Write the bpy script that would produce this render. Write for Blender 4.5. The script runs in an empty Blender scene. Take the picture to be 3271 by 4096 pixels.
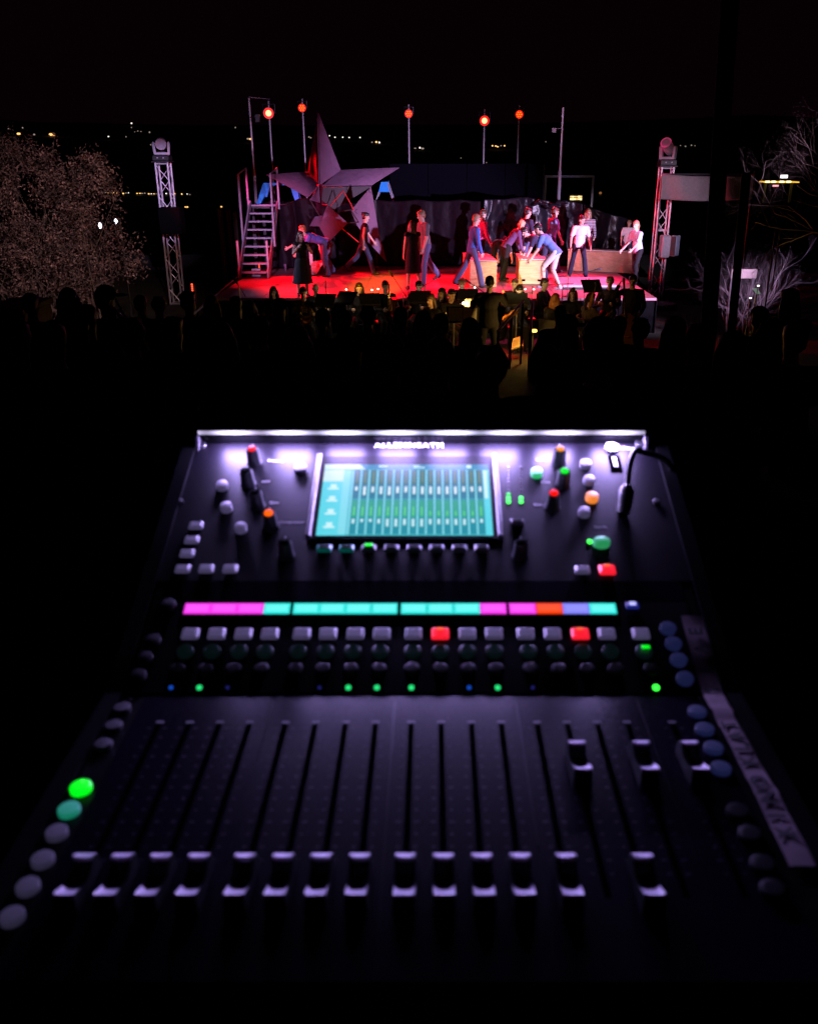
import bpy, math, random
from mathutils import Vector, Matrix, noise

random.seed(7)
R = math.radians
S = bpy.context.scene
COL = S.collection

# ---------------------------------------------------------------- camera, sky, exposure
H = 1.5                      # eye height above the ground at the mixing position
PITCH = R(22.0)
F = 3540.0                   # focal length in pixels of the 3271 x 4096 photograph
CX = 1730.0                  # optical axis in the photograph: it was cropped a little off centre
cam_d = bpy.data.cameras.new('camera')
cam = bpy.data.objects.new('camera', cam_d)
COL.objects.link(cam)
cam.location = (0, 0, H)
cam.rotation_euler = (R(90) - PITCH, 0, 0)
cam_d.sensor_fit = 'VERTICAL'
cam_d.sensor_height = 36.0
cam_d.lens = F / 4096 * 36.0
cam_d.shift_x = -(CX - 1635.5) / 4096
cam_d.clip_start = 0.02
cam_d.clip_end = 30000
cam_d.dof.use_dof = True
cam_d.dof.focus_distance = 24.0
cam_d.dof.aperture_fstop = 10.5
S.camera = cam

world = bpy.data.worlds.new('World')
S.world = world
world.use_nodes = True
bg = world.node_tree.nodes['Background']
bg.inputs[0].default_value = (0.0016, 0.0002, 0.0008, 1)     # clear night, no moon
bg.inputs[1].default_value = 1.0

S.view_settings.view_transform = 'Standard'
S.view_settings.look = 'None'
S.view_settings.gamma = 1
S.view_settings.exposure = 0
S.view_settings.use_curve_mapping = False
S.render.engine = 'CYCLES'
S.cycles.use_denoising = True
S.cycles.max_bounces = 5
S.cycles.diffuse_bounces = 2
S.cycles.glossy_bounces = 3
S.cycles.sample_clamp_indirect = 4.0
S.cycles.caustics_reflective = False
S.cycles.caustics_refractive = False

CT, ST = math.cos(PITCH), math.sin(PITCH)

def ray(px, py):
    a, b = (px - CX) / F, (2048 - py) / F
    return Vector((a, CT + b * ST, -ST + b * CT))

def G(px, py, z):            # where the line of sight meets the level z
    d = ray(px, py)
    return Vector((0, 0, H)) + d * ((z - H) / d.z)

def P(px, py, Y):            # where it meets the upright plane at distance Y
    d = ray(px, py)
    return Vector((0, 0, H)) + d * (Y / d.y)

STAGE = -1.70                # stage floor level
PIT = -2.55                  # ground level round the stage
TGT = Vector((0.6, 25.0, STAGE))

def ground_z(y):
    if y < 0.3: return 0.0
    if y < 17.5: return max(PIT, 0.04 - 0.127 * y)
    return max(PIT, -2.18 - (y - 17.5) * 0.5)

def aside(p):                # lamp positions and targets were measured from the middle of the frame
    return Vector(p) - Vector(((CX - 1635.5) / F * (p[1] * CT + (H - p[2]) * ST), 0, 0)) if isinstance(p, tuple) else p

def spot(name, loc, target, color, power, angle=40, blend=0.6, radius=0.08):
    loc, target = aside(loc), aside(target)
    l = bpy.data.lights.new(name, 'SPOT')
    l.color = color; l.energy = power; l.spot_size = R(angle); l.spot_blend = blend
    l.shadow_soft_size = radius
    o = bpy.data.objects.new(name, l); COL.objects.link(o)
    o.location = loc
    o.rotation_euler = (Vector(target) - Vector(loc)).to_track_quat('-Z', 'Y').to_euler()
    return o

# stage lamps out of view round the house, and lamps added as fill
LAV = (0.76, 0.53, 1.0)
RED = (1.0, 0.0, 0.006)
spot('stage_spot_right', (11.5, 15.0, -0.1), (3.7, 24.8, -0.7), LAV, 23000, 30, 0.8)
spot('stage_spot_box', (1.0, 2.0, 2.1), P(2045, 1104, 24.0), (1.0, 0.80, 0.30), 18000, 5.2, 0.8)
spot('stage_spot_left', (-9.6, 24.5, 1.3), (1.5, 24.3, -1.7), RED, 13000, 38, 0.8)
spot('stage_spot_magenta', (7.6, 27.0, 4.6), (3.6, 24.0, STAGE), (1.0, 0.03, 0.20), 7500, 46, 0.8)
spot('stage_spot_orange', (-2.5, 3.0, 5.0), G(1500, 1150, STAGE), (1.0, 0.42, 0.0), 80000, 4.8, 0.7)
spot('stage_spot_star', (-3.5, 2.0, 3.2), (-3.7, 27.0, -0.5), (0.90, 0.46, 1.0), 22000, 8.0, 0.9)
spot('fill_backdrop', (-6.6, 27.2, 0.9), (1.5, 28.4, -0.6), (1.0, 0.06, 0.30), 2600, 26, 0.9)  # added lamp, skims the sheets for magenta wrinkles
spot('fill_tower_left', (0.5, 2.0, 4.2), (-6.75, 26.2, 0.5), LAV, 20000, 6.6, 0.8)  # added lamp without a fixture, brightens the left truss only
spot('fill_tower_right', (4.4, 2.0, 4.2), (7.05, 26.0, 0.0), (0.9, 0.66, 1.0), 16000, 8, 0.8)  # likewise added, for the right truss
spot('fill_pole_right', (1.5, 2.0, 3.4), (5.0, 28.9, 2.2), LAV, 9000, 4.6, 0.8)  # added so the right pole shows pale
spot('fill_pole_left', (-1.5, 2.0, 3.4), (-5.1, 28.9, 2.4), LAV, 5000, 6, 0.8)  # added for the left pole, no real lamp there
spot('fill_shrub', (-1.0, 7.0, 5.0), (-7.2, 19.8, -0.4), (1.0, 0.62, 0.64), 2700, 24, 0.9)  # added lamp standing in for spill light on the shrub
spot('fill_tree', (9.5, 5.0, 3.5), (7.6, 15.5, 3.0), (1.0, 0.66, 0.68), 760, 19, 0.9)  # added lamp to lift the bare tree out of the dark

LED_W = 0.60                 # each of the eight lamps in the lamp bar of the console

# ---------------------------------------------------------------- materials
MATS = {}
def mat(name, col, rough=0.6, metal=0.0, var=0.15, scale=18.0, bump=0.0, spec=0.5, bscale=None, obj=True, stretch=None, dist=0.004):
    if name in MATS: return MATS[name]
    m = bpy.data.materials.new(name); m.use_nodes = True
    nt = m.node_tree; n = nt.nodes; b = n['Principled BSDF']
    b.inputs['Roughness'].default_value = rough
    b.inputs['Metallic'].default_value = metal
    b.inputs['Specular IOR Level'].default_value = spec
    tc = n.new('ShaderNodeTexCoord')
    src = tc.outputs['Object']
    if stretch:
        mp = n.new('ShaderNodeMapping'); mp.inputs['Scale'].default_value = stretch
        nt.links.new(src, mp.inputs['Vector']); src = mp.outputs['Vector']
    tx = n.new('ShaderNodeTexNoise'); tx.inputs['Scale'].default_value = scale
    tx.inputs['Detail'].default_value = 5
    nt.links.new(src, tx.inputs['Vector'])
    rp = n.new('ShaderNodeValToRGB')
    c = Vector(col[:3])
    rp.color_ramp.elements[0].position = 0.3
    rp.color_ramp.elements[1].position = 0.7
    rp.color_ramp.elements[0].color = (*(c * (1 - var)), 1)
    rp.color_ramp.elements[1].color = (*(c * (1 + var)), 1)
    nt.links.new(tx.outputs['Fac'], rp.inputs['Fac'])
    nt.links.new(rp.outputs['Color'], b.inputs['Base Color'])
    mr = n.new('ShaderNodeMapRange')
    mr.inputs['To Min'].default_value = max(0.03, rough - 0.08)
    mr.inputs['To Max'].default_value = min(1, rough + 0.08)
    nt.links.new(tx.outputs['Fac'], mr.inputs['Value'])
    nt.links.new(mr.outputs['Result'], b.inputs['Roughness'])
    if bump:
        t2 = n.new('ShaderNodeTexNoise'); t2.inputs['Scale'].default_value = bscale or scale * 2
        t2.inputs['Detail'].default_value = 4
        nt.links.new(src, t2.inputs['Vector'])
        bp = n.new('ShaderNodeBump'); bp.inputs['Strength'].default_value = bump
        bp.inputs['Distance'].default_value = dist
        nt.links.new(t2.outputs['Fac'], bp.inputs['Height'])
        nt.links.new(bp.outputs['Normal'], b.inputs['Normal'])
    MATS[name] = m
    return m

def glow(name, col, strength, base=(0.02, 0.02, 0.02)):
    if name in MATS: return MATS[name]
    m = bpy.data.materials.new(name); m.use_nodes = True
    b = m.node_tree.nodes['Principled BSDF']
    b.inputs['Base Color'].default_value = (*base, 1)
    b.inputs['Roughness'].default_value = 0.4
    b.inputs['Emission Color'].default_value = (*col, 1)
    b.inputs['Emission Strength'].default_value = strength
    m['_e'] = 1
    MATS[name] = m
    return m

def wood(name, c1, c2, scale=3.0, rough=0.55):
    if name in MATS: return MATS[name]
    m = bpy.data.materials.new(name); m.use_nodes = True
    nt = m.node_tree; n = nt.nodes; b = n['Principled BSDF']
    b.inputs['Roughness'].default_value = rough
    tc = n.new('ShaderNodeTexCoord'); mp = n.new('ShaderNodeMapping')
    mp.inputs['Scale'].default_value = (1, 6, 9)
    nt.links.new(tc.outputs['Object'], mp.inputs['Vector'])
    t = n.new('ShaderNodeTexNoise'); t.inputs['Scale'].default_value = scale
    t.inputs['Detail'].default_value = 6; t.inputs['Distortion'].default_value = 1.2
    nt.links.new(mp.outputs['Vector'], t.inputs['Vector'])
    t3 = n.new('ShaderNodeTexNoise'); t3.inputs['Scale'].default_value = 2.2
    nt.links.new(tc.outputs['Object'], t3.inputs['Vector'])
    mx = n.new('ShaderNodeMath'); mx.operation = 'MULTIPLY_ADD'
    mx.inputs[1].default_value = 0.5
    nt.links.new(t3.outputs['Fac'], mx.inputs[0]); nt.links.new(t.outputs['Fac'], mx.inputs[2])
    r = n.new('ShaderNodeValToRGB')
    r.color_ramp.elements[0].color = (*c1, 1); r.color_ramp.elements[0].position = 0.55
    r.color_ramp.elements[1].color = (*c2, 1); r.color_ramp.elements[1].position = 0.95
    nt.links.new(mx.outputs[0], r.inputs['Fac'])
    nt.links.new(r.outputs['Color'], b.inputs['Base Color'])
    bp = n.new('ShaderNodeBump'); bp.inputs['Strength'].default_value = 0.15; bp.inputs['Distance'].default_value = 0.003
    nt.links.new(t.outputs['Fac'], bp.inputs['Height']); nt.links.new(bp.outputs['Normal'], b.inputs['Normal'])
    MATS[name] = m
    return m

# ---------------------------------------------------------------- mesh building
class MB:
    def __init__(s): s.v = []; s.f = []; s.m = []
    def add(s, vs, fs, m=0):
        b = len(s.v); s.v += [tuple(x) for x in vs]
        s.f += [tuple(i + b for i in f) for f in fs]; s.m += [m] * len(fs); return s
    def box(s, c, d, M=None, m=0, taper=1.0):
        c = Vector(c); vs = []
        for z in (-1, 1):
            k = taper if z > 0 else 1
            for x, y in ((-1, -1), (1, -1), (1, 1), (-1, 1)):
                p = Vector((x * d[0] / 2 * k, y * d[1] / 2 * k, z * d[2] / 2))
                vs.append(c + (M @ p if M else p))
        return s.add(vs, [(3, 2, 1, 0), (4, 5, 6, 7), (0, 1, 5, 4), (1, 2, 6, 5), (2, 3, 7, 6), (3, 0, 4, 7)], m)
    def bbox(s, c, d, bev=0.004, M=None, m=0):          # box with chamfered edges
        c = Vector(c); hx, hy, hz = d[0] / 2, d[1] / 2, d[2] / 2; b = min(bev, hx * .9, hy * .9, hz * .9)
        rings = []
        for z, i in ((-hz, b), (-hz + b, 0), (hz - b, 0), (hz, b)):
            a, e = hx - i, hy - i
            k = b * .6 if i == 0 else b * .3
            rings.append([(-a + k, -e, z), (a - k, -e, z), (a, -e + k, z), (a, e - k, z), (a - k, e, z), (-a + k, e, z), (-a, e - k, z), (-a, -e + k, z)])
        vs = [c + (M @ Vector(p) if M else Vector(p)) for r in rings for p in r]
        fs = [tuple(range(7, -1, -1)), tuple(range(24, 32))]
        for k in range(3):
            for i in range(8):
                j = (i + 1) % 8
                fs.append((k * 8 + i, k * 8 + j, k * 8 + 8 + j, k * 8 + 8 + i))
        return s.add(vs, fs, m)
    def cone(s, p0, p1, r0, r1, n=10, m=0, cap=True):
        p0, p1 = Vector(p0), Vector(p1); d = (p1 - p0)
        if d.length < 1e-9: return s
        d.normalize()
        a = d.orthogonal().normalized(); b = d.cross(a)
        vs = []
        for p, r in ((p0, r0), (p1, r1)):
            for i in range(n):
                t = 2 * math.pi * i / n
                vs.append(p + (a * math.cos(t) + b * math.sin(t)) * r)
        fs = [(i, (i + 1) % n, n + (i + 1) % n, n + i) for i in range(n)]
        if cap: fs += [tuple(range(n - 1, -1, -1)), tuple(range(n, 2 * n))]
        return s.add(vs, fs, m)
    def tube(s, pts, r, n=8, m=0):
        pts = [Vector(p) for p in pts]; rs = r if isinstance(r, (list, tuple)) else [r] * len(pts)
        vs = []; a = None
        for i, p in enumerate(pts):
            d = (pts[min(i + 1, len(pts) - 1)] - pts[max(i - 1, 0)]).normalized()
            a = d.orthogonal().normalized() if a is None else (a - d * a.dot(d)).normalized()
            b = d.cross(a)
            for k in range(n):
                t = 2 * math.pi * k / n
                vs.append(p + (a * math.cos(t) + b * math.sin(t)) * rs[i])
        fs = []
        for i in range(len(pts) - 1):
            for k in range(n):
                j = (k + 1) % n
                fs.append((i * n + k, i * n + j, i * n + n + j, i * n + n + k))
        fs += [tuple(range(n - 1, -1, -1)), tuple(range((len(pts) - 1) * n, len(pts) * n))]
        return s.add(vs, fs, m)
    def ell(s, c, r, M=None, nu=12, nv=8, m=0):
        c = Vector(c); vs = [c + (M @ Vector((0, 0, -r[2])) if M else Vector((0, 0, -r[2])))]
        for j in range(1, nv):
            ph = -math.pi / 2 + math.pi * j / nv
            for i in range(nu):
                t = 2 * math.pi * i / nu
                p = Vector((r[0] * math.cos(ph) * math.cos(t), r[1] * math.cos(ph) * math.sin(t), r[2] * math.sin(ph)))
                vs.append(c + (M @ p if M else p))
        vs.append(c + (M @ Vector((0, 0, r[2])) if M else Vector((0, 0, r[2]))))
        fs = [(0, 1 + (i + 1) % nu, 1 + i) for i in range(nu)]
        for j in range(nv - 2):
            for i in range(nu):
                k = (i + 1) % nu
                fs.append((1 + j * nu + i, 1 + j * nu + k, 1 + (j + 1) * nu + k, 1 + (j + 1) * nu + i))
        l = len(vs) - 1; o = 1 + (nv - 2) * nu
        fs += [(o + i, o + (i + 1) % nu, l) for i in range(nu)]
        return s.add(vs, fs, m)
    def cap(s, p0, p1, r0, r1, n=10):                   # closed tapered capsule
        p0, p1 = Vector(p0), Vector(p1); d = p1 - p0
        if d.length < 1e-6: return s.ell(p0, (r0, r0, r0))
        d.normalize()
        pts = []; rs = []
        for k in (-1, -.8, -.45, 0): pts.append(p0 + d * r0 * k); rs.append(max(r0 * math.sqrt(max(0, 1 - k * k)), r0 * .04))
        for k in (0, .45, .8, 1): pts.append(p1 + d * r1 * k); rs.append(max(r1 * math.sqrt(max(0, 1 - k * k)), r1 * .04))
        return s.tube(pts, rs, n)
    def lathe(s, prof, n=20, M=None, m=0):              # prof: (r, z) pairs round local z
        vs = []
        for r, z in prof:
            for i in range(n):
                t = 2 * math.pi * i / n
                p = Vector((r * math.cos(t), r * math.sin(t), z)); vs.append(M @ p if M else p)
        fs = []
        for k in range(len(prof) - 1):
            for i in range(n):
                j = (i + 1) % n
                fs.append((k * n + i, k * n + j, k * n + n + j, k * n + n + i))
        fs += [tuple(range(n - 1, -1, -1)), tuple(range((len(prof) - 1) * n, len(prof) * n))]
        return s.add(vs, fs, m)
    def prism(s, poly, a, b, axis='z', M=None, m=0):    # poly in the two other axes, extruded from a to b
        def mk(p, t):
            q = {'z': (p[0], p[1], t), 'x': (t, p[0], p[1]), 'y': (p[0], t, p[1])}[axis]
            return M @ Vector(q) if M else Vector(q)
        n = len(poly); vs = [mk(p, a) for p in poly] + [mk(p, b) for p in poly]
        fs = [tuple(range(n - 1, -1, -1)), tuple(range(n, 2 * n))] + [(i, (i + 1) % n, n + (i + 1) % n, n + i) for i in range(n)]
        return s.add(vs, fs, m)
    def slab(s, pts, th, m=0):                          # thin panel through 3-4 space points
        pts = [Vector(p) for p in pts]; nn = (pts[1] - pts[0]).cross(pts[2] - pts[0]).normalized() * th / 2
        n = len(pts); vs = [p - nn for p in pts] + [p + nn for p in pts]
        fs = [tuple(range(n - 1, -1, -1)), tuple(range(n, 2 * n))] + [(i, (i + 1) % n, n + (i + 1) % n, n + i) for i in range(n)]
        return s.add(vs, fs, m)
    def mesh(s, name, mats, smooth=False):
        me = bpy.data.meshes.new(name)
        me.from_pydata(s.v, [], s.f)
        for m in (mats if isinstance(mats, (list, tuple)) else [mats]): me.materials.append(m)
        if any(s.m): me.polygons.foreach_set('material_index', s.m)
        if smooth: me.polygons.foreach_set('use_smooth', [True] * len(me.polygons))
        me.update()
        import bmesh
        bm = bmesh.new(); bm.from_mesh(me)
        bmesh.ops.recalc_face_normals(bm, faces=bm.faces); bm.to_mesh(me); bm.free()
        if smooth and smooth != 'all':
            try: me.set_sharp_from_angle(angle=R(50))
            except Exception: pass
        return me
    def build(s, name, mats, parent=None, smooth=False):   # vertices given in world space
        return put(name, s.mesh(name, mats, smooth), parent, Matrix.Identity(4))

WORLD = {}
def put(name, data, parent=None, M=None):
    M = M if M is not None else Matrix.Identity(4)
    o = bpy.data.objects.new(name, data); COL.objects.link(o)
    if parent is not None:
        o.parent = parent; o.matrix_basis = WORLD[parent].inverted() @ M
    else: o.matrix_basis = M
    WORLD[o] = M.copy()
    return o

def tag(o, label, cat, group=None, kind=None):
    if label: o['label'] = label
    if cat: o['category'] = cat
    if group: o['group'] = group
    if kind: o['kind'] = kind
    return o

def thing(name, label, cat, loc=(0, 0, 0), group=None, rz=0.0):
    o = put(name, None, None, Matrix.Translation(Vector(loc)) @ Matrix.Rotation(rz, 4, 'Z'))
    o.empty_display_size = 0.1
    return tag(o, label, cat, group)

def struct(o): o['kind'] = 'structure'; return o

def copy_tree(o, M, label=None, parent=None, relabel=None):
    c = o.copy(); COL.objects.link(c)
    if parent is not None: c.parent = parent; WORLD[c] = WORLD[parent] @ c.matrix_basis
    else: c.matrix_basis = M; WORLD[c] = M.copy()
    if label: c['label'] = label
    for ch in list(o.children): copy_tree(ch, None, None, c)
    return c

def text(name, s, size, material, parent, M, extrude=0.0002, align='CENTER', bold=0.0, space=1.0):
    cu = bpy.data.curves.new(name, 'FONT'); cu.body = s; cu.size = size
    cu.align_x = align; cu.align_y = 'CENTER'; cu.extrude = extrude; cu.offset = bold; cu.space_character = space
    cu.resolution_u = 3
    o = bpy.data.objects.new(name + '_outline', cu)
    me = bpy.data.meshes.new_from_object(o); me.name = name
    bpy.data.objects.remove(o)
    me.materials.clear(); me.materials.append(material)
    return put(name, me, parent, M)

def frame(origin, x, y):     # matrix whose local x, y run along the given directions
    x = Vector(x).normalized(); z = x.cross(Vector(y)).normalized(); y = z.cross(x)
    M = Matrix((x, y, z)).transposed().to_4x4(); M.translation = Vector(origin); return M

# ================================================================ THE GROUND, THE LAKE, THE HILLS
M_grass = mat('grass_ground', (0.035, 0.04, 0.02), 0.95, var=0.4, scale=3, bump=0.6, bscale=40, dist=0.02)
mb = MB()
ys = [-60, -20, -6, -2, 0.3, 2, 4, 6, 8, 10, 12, 14, 16, 17.5, 18.3, 20, 24, 28, 33, 40, 55, 80, 130]
xs = [-120, -60, -30, -18, -12, -9, -6, -3, 0, 3, 6, 9, 12, 18, 30, 60, 120]
def gz(x, y):
    z = ground_z(y)
    if y > 40: z -= (y - 40) * 0.33
    if abs(x) < 40 and 0 < y < 40: z += 0.03 * noise.noise(Vector((x * .4, y * .4, 0)))
    return z
for y in ys:
    for x in xs: mb.v.append((x, y, gz(x, y)))
n = len(xs)
for j in range(len(ys) - 1):
    for i in range(n - 1):
        mb.f.append((j * n + i, j * n + i + 1, (j + 1) * n + i + 1, (j + 1) * n + i)); mb.m.append(0)
struct(mb.build('ground', M_grass, smooth=True))

M_water = mat('lake_water', (0.004, 0.006, 0.01), 0.55, var=0.1, scale=0.05, bump=0.4, bscale=0.3, dist=0.3, spec=.12)
mb = MB(); mb.add([(-6000, 100, -60), (6000, 100, -60), (6000, 1650, -60), (-6000, 1650, -60)], [(0, 1, 2, 3)])
struct(mb.build('lake', M_water))
M_far = mat('far_hillside', (0.03, 0.035, 0.025), 0.95, var=0.4, scale=0.004)
mb = MB()
hy = [1500, 1650, 2200, 3000, 4000, 5000, 6000, 7500]
hx = [k * 500 for k in range(-14, 15)]
def hill_z(x, y):
    t = min(1, max(0, (y - 1600) / 4400))
    r = 0.75 + 0.35 * noise.noise(Vector((x / 2600, 3.1, 0))) + 0.12 * noise.noise(Vector((x / 700, y / 900, 5)))
    return -61 + 330 * (t ** 0.9) * r + (6 if y > 1550 else -4)
for y in hy:
    for x in hx: mb.v.append((x, y, hill_z(x, y)))
n = len(hx)
for j in range(len(hy) - 1):
    for i in range(n - 1):
        mb.f.append((j * n + i, j * n + i + 1, (j + 1) * n + i + 1, (j + 1) * n + i)); mb.m.append(0)
struct(mb.build('hills', M_far, smooth=True))

# lamps and lit windows far off: small lit boxes
E_warm = glow('far_lamp_warm', (1.0, 0.55, 0.16), 1.6)
E_white = glow('far_lamp_white', (1.0, 0.88, 0.80), 1.3)
E_amber = glow('far_lamp_amber', (1.0, 0.42, 0.08), 1.3)
E_dimw = glow('far_lamp_dim', (1.0, 0.75, 0.62), .35)
def far_light(px, py, Y, w, h, m, label, cat, group, name='distant_lamp'):
    d = ray(px, py)
    if Y > 1400:                                        # stand it on the hillside it belongs to
        Y = 1560.0
        while Y < 6900:
            p = P(px, py, Y)
            if p.z < hill_z(p.x, Y) + 6: break
            Y += 15
        Y -= 25
    p = P(px, py, Y); sx = w / F * Y; sz = h / F * Y
    b = MB(); b.lathe([(sx * .3, -sz * .5), (sx * .5, -sz * .2), (sx * .5, sz * .2), (sx * .3, sz * .5)], 6)
    o = put(name, b.mesh(name, m), None, Matrix.Translation(p))
    tag(o, label, cat, group); return o
shore = 'street lamps along the far lake shore'
random.seed(11)
x = 408
while x < 770:
    if random.random() < 0.85 and not (470 < x < 490):
        far_light(x, 771 + (x - 408) * 0.016 + random.uniform(-1.5, 1.5), 1620, random.uniform(3, 7), random.uniform(3, 5),
                  random.choice([E_warm, E_white, E_warm, E_dimw, E_dimw]), 'tiny lamp in the row of lights along the far lake shore', 'street lamp', shore)
    x += random.uniform(9, 16)
hillg = 'lights of houses scattered over the dark far hills'
for (px, py, w, h, m) in [(76, 535, 14, 7, E_warm), (92, 511, 5, 4, E_dimw), (138, 538, 7, 5, E_dimw), (205, 538, 15, 8, E_warm), (218, 541, 8, 5, E_amber), (35, 515, 4, 3, E_dimw),
    (527, 493, 6, 5, E_white), (527, 510, 3, 3, E_dimw), (552, 524, 4, 3, E_dimw), (565, 526, 3, 3, E_dimw), (599, 529, 5, 5, E_dimw), (435, 546, 6, 4, E_white), (505, 547, 4, 3, E_dimw), (604, 579, 4, 4, E_dimw),
    (942, 510, 4, 4, E_dimw), (992, 555, 8, 5, E_dimw), (1002, 556, 9, 6, E_warm), (1236, 548, 5, 4, E_dimw), (1243, 551, 5, 4, E_dimw), (1318, 543, 4, 4, E_white), (1340, 549, 5, 4, E_white), (1371, 549, 5, 4, E_white), (1397, 550, 5, 4, E_white), (1440, 550, 5, 4, E_white),
    (1488, 569, 5, 4, E_dimw), (1505, 568, 8, 6, E_warm), (1517, 570, 6, 6, E_white), (1679, 591, 6, 6, E_white), (1690, 594, 10, 5, E_dimw), (1660, 593, 8, 3, E_dimw),
    (1969, 583, 5, 5, E_warm), (1982, 584, 7, 4, E_warm), (1990, 587, 7, 4, E_warm), (2003, 583, 4, 4, E_dimw), (2017, 583, 5, 5, E_warm), (1843, 632, 3, 3, E_dimw), (1945, 650, 3, 3, E_dimw),
    (2740, 585, 5, 4, E_dimw), (2764, 581, 5, 4, E_dimw), (2720, 582, 3, 3, E_dimw), (2778, 583, 3, 3, E_dimw), (2565, 788, 8, 7, E_amber), (2516, 806, 6, 5, E_dimw), (2400, 772, 10, 8, glow('far_lamp_faint', (1, .4, .12), .25)), (540, 527, 3, 2, E_dimw), (2182, 567, 3, 3, E_dimw)]:
    far_light(px, py, 4200 if py < 620 else 1500, w, h, m, 'tiny light of a house on the dark far hillside', 'house light', hillg)
for (px, py, w) in [(668, 828, 5), (742, 828, 5), (750, 828, 7), (886, 827, 7), (905, 828, 4)]:
    far_light(px, py, 400, w, 5, E_warm, 'small warm lamp low on the slope below the stage', 'lamp', 'lamps low on the slope behind the stage')

# a house with lit windows below the slope, and a lit filling station behind the bare tree
M_dark = mat('dark_paint', (0.03, 0.03, 0.032), 0.7)
def lit_house(px0, py0, px1, py1, Y, label, cols, rows, em):
    a, b = P(px0, py0, Y), P(px1, py1, Y)
    w, h = b.x - a.x, a.z - b.z
    t = thing('house', label, 'house', ((a.x + b.x) / 2, Y, b.z - h))
    m = MB(); m.box(((a.x + b.x) / 2, Y + 4, b.z + h * 0.2), (w * 1.3, 7.9, h * 2.6)); m.build('wall', M_dark, t)
    m = MB(); m.prism([(a.x - w * .2, a.z + h * .35), (b.x + w * .2, a.z + h * .35), ((a.x + b.x) / 2, a.z + h * 1.0)], Y - .2, Y + 8.4, 'y'); m.build('roof', M_dark, t)
    for i in range(cols):
        for j in range(rows):
            cx = a.x + w * (i + .5) / cols; cz = b.z + h * (j + .5) / rows
            if random.random() < .15: continue
            m = MB(); m.box((cx, Y, cz), (w / cols * .86, .12, h / rows * random.uniform(.55, .9)))
            m.build('window', random.choice(em), t)
E_win = glow('lit_window', (1.0, 0.66, 0.22), 1.2); E_win2 = glow('lit_window_bright', (1.0, 0.74, 0.34), 1.9)
random.seed(3)
lit_house(2279, 782, 2326, 801, 160, 'dark house with yellow lit windows right of the tall white pole', 6, 2, [E_win, E_win2])
t = thing('filling_station', 'lit yellow and white canopy lights seen through the bare tree', 'filling station', P(3120, 745, 220))
m = MB(); a, b = P(3050, 724, 220), P(3178, 731, 220); m.box((a + b) / 2, (b.x - a.x, 5, (a.z - b.z) * .7)); m.build('canopy', glow('canopy_light', (1, .55, .04), 1.0), t)
for px in (3068, 3092, 3125, 3152):
    m = MB(); p = P(px, 727, 216.5); m.box(p, (.9, .5, .35)); m.build('lamp', glow('canopy_lamp', (1, .8, .3), 4), t)
m = MB(); m.box(P(3134, 706, 219), (1.6, .3, .7)); m.build('sign', glow('station_sign', (1, .93, .9), 2.2), t)
m = MB(); m.box(P(3100, 743, 219), (1.3, .3, .35)); m.build('shop_light', glow('shop_light', (1, .35, .4), 1.6), t)
m = MB()
for px in (3060, 3165):
    p = P(px, 730, 220); m.box((p.x, 220, p.z - 2.2), (.5, .5, 4.4))
m.build('post', M_dark, t)

# ================================================================ THE STAGE
M_deck = mat('stage_deck', (0.32, 0.15, 0.16), 0.5, var=0.12, scale=1.2, bump=0.15, bscale=60, stretch=(1, 1, 1))
M_black = mat('black_cloth', (0.0022, 0.0022, 0.0026), 0.9, var=0.3, bump=0.5, bscale=9, dist=0.02, spec=.05)
YF, YB = 21.65, 28.2
XL, XR = -5.29, 5.38
stage = thing('stage', 'wide low stage of reddish deck panels glowing red under the lamps', 'stage', ((XL + XR) / 2, (YF + YB) / 2, PIT))
random.seed(5)
nx, ny = 9, 4
dx, dy = (XR - XL) / nx, (YB - YF) / ny
pm = {}
for i in range(nx):
    for j in range(ny):
        off = 0.0 if j % 2 == 0 else 0.0
        m = MB(); m.bbox((0, 0, 0), (dx - 0.008, dy - 0.008, 0.06), 0.003)
        me = pm.setdefault('p', None) or m.mesh('panel', M_deck); pm['p'] = me
        put('panel', me, stage, Matrix.Translation((XL + dx * (i + .5), YF + dy * (j + .5), STAGE - 0.03 - random.uniform(0, .003))))
m = MB(); m.box(((XL + XR) / 2, YF + 0.06, (PIT + STAGE - .06) / 2), (XR - XL, 0.04, STAGE - .06 - PIT)); m.build('front_skirt', M_black, stage)
m = MB()
for k in range(12):
    x = XL + .1 + k * (XR - XL - .2) / 11
    for y in (YF + .3, (YF + YB) / 2, YB - .2): m.box((x, y, (PIT + STAGE - .06) / 2), (.06, .06, STAGE - .06 - PIT))
m.build('frame', M_dark, stage)
m = MB(); m.box((XL - .012, (YF + YB) / 2, (PIT + STAGE) / 2 - .03), (.02, YB - YF, STAGE - PIT - .06)); m.build('side_skirt', M_black, stage)
m = MB(); m.box((XR + .012, (YF + YB) / 2, (PIT + STAGE) / 2 - .03), (.02, YB - YF, STAGE - PIT - .06)); m.build('side_skirt', M_black, stage)
# ramp of grey board at the side of the stage
rp = MB(); a, b, c, d = G(966, 1100, STAGE), G(958, 1122, STAGE), G(885, 1196, STAGE - .05), G(846, 1186, STAGE - .25)
rp.slab([a + Vector((-.05, 0, 0)), Vector((XL - .04, YF + .2, STAGE - .03)), Vector((XL - .55, YF - .2, STAGE - .45)), Vector((XL - .75, YF + 2.3, STAGE - .45))], .03)
tag(rp.build('ramp', mat('grey_board', (.34, .34, .34), .7, bump=.2)), 'grey board ramp leaning on the near corner of the red stage', 'ramp')
# red edge post at the near corner
t = MB(); t.box((XL - .045, YF - .03, (STAGE + PIT) / 2), (.05, .05, STAGE - PIT + .0)); o = t.build('corner_post', mat('red_post', (.75, .05, .04), .5), stage)

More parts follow.
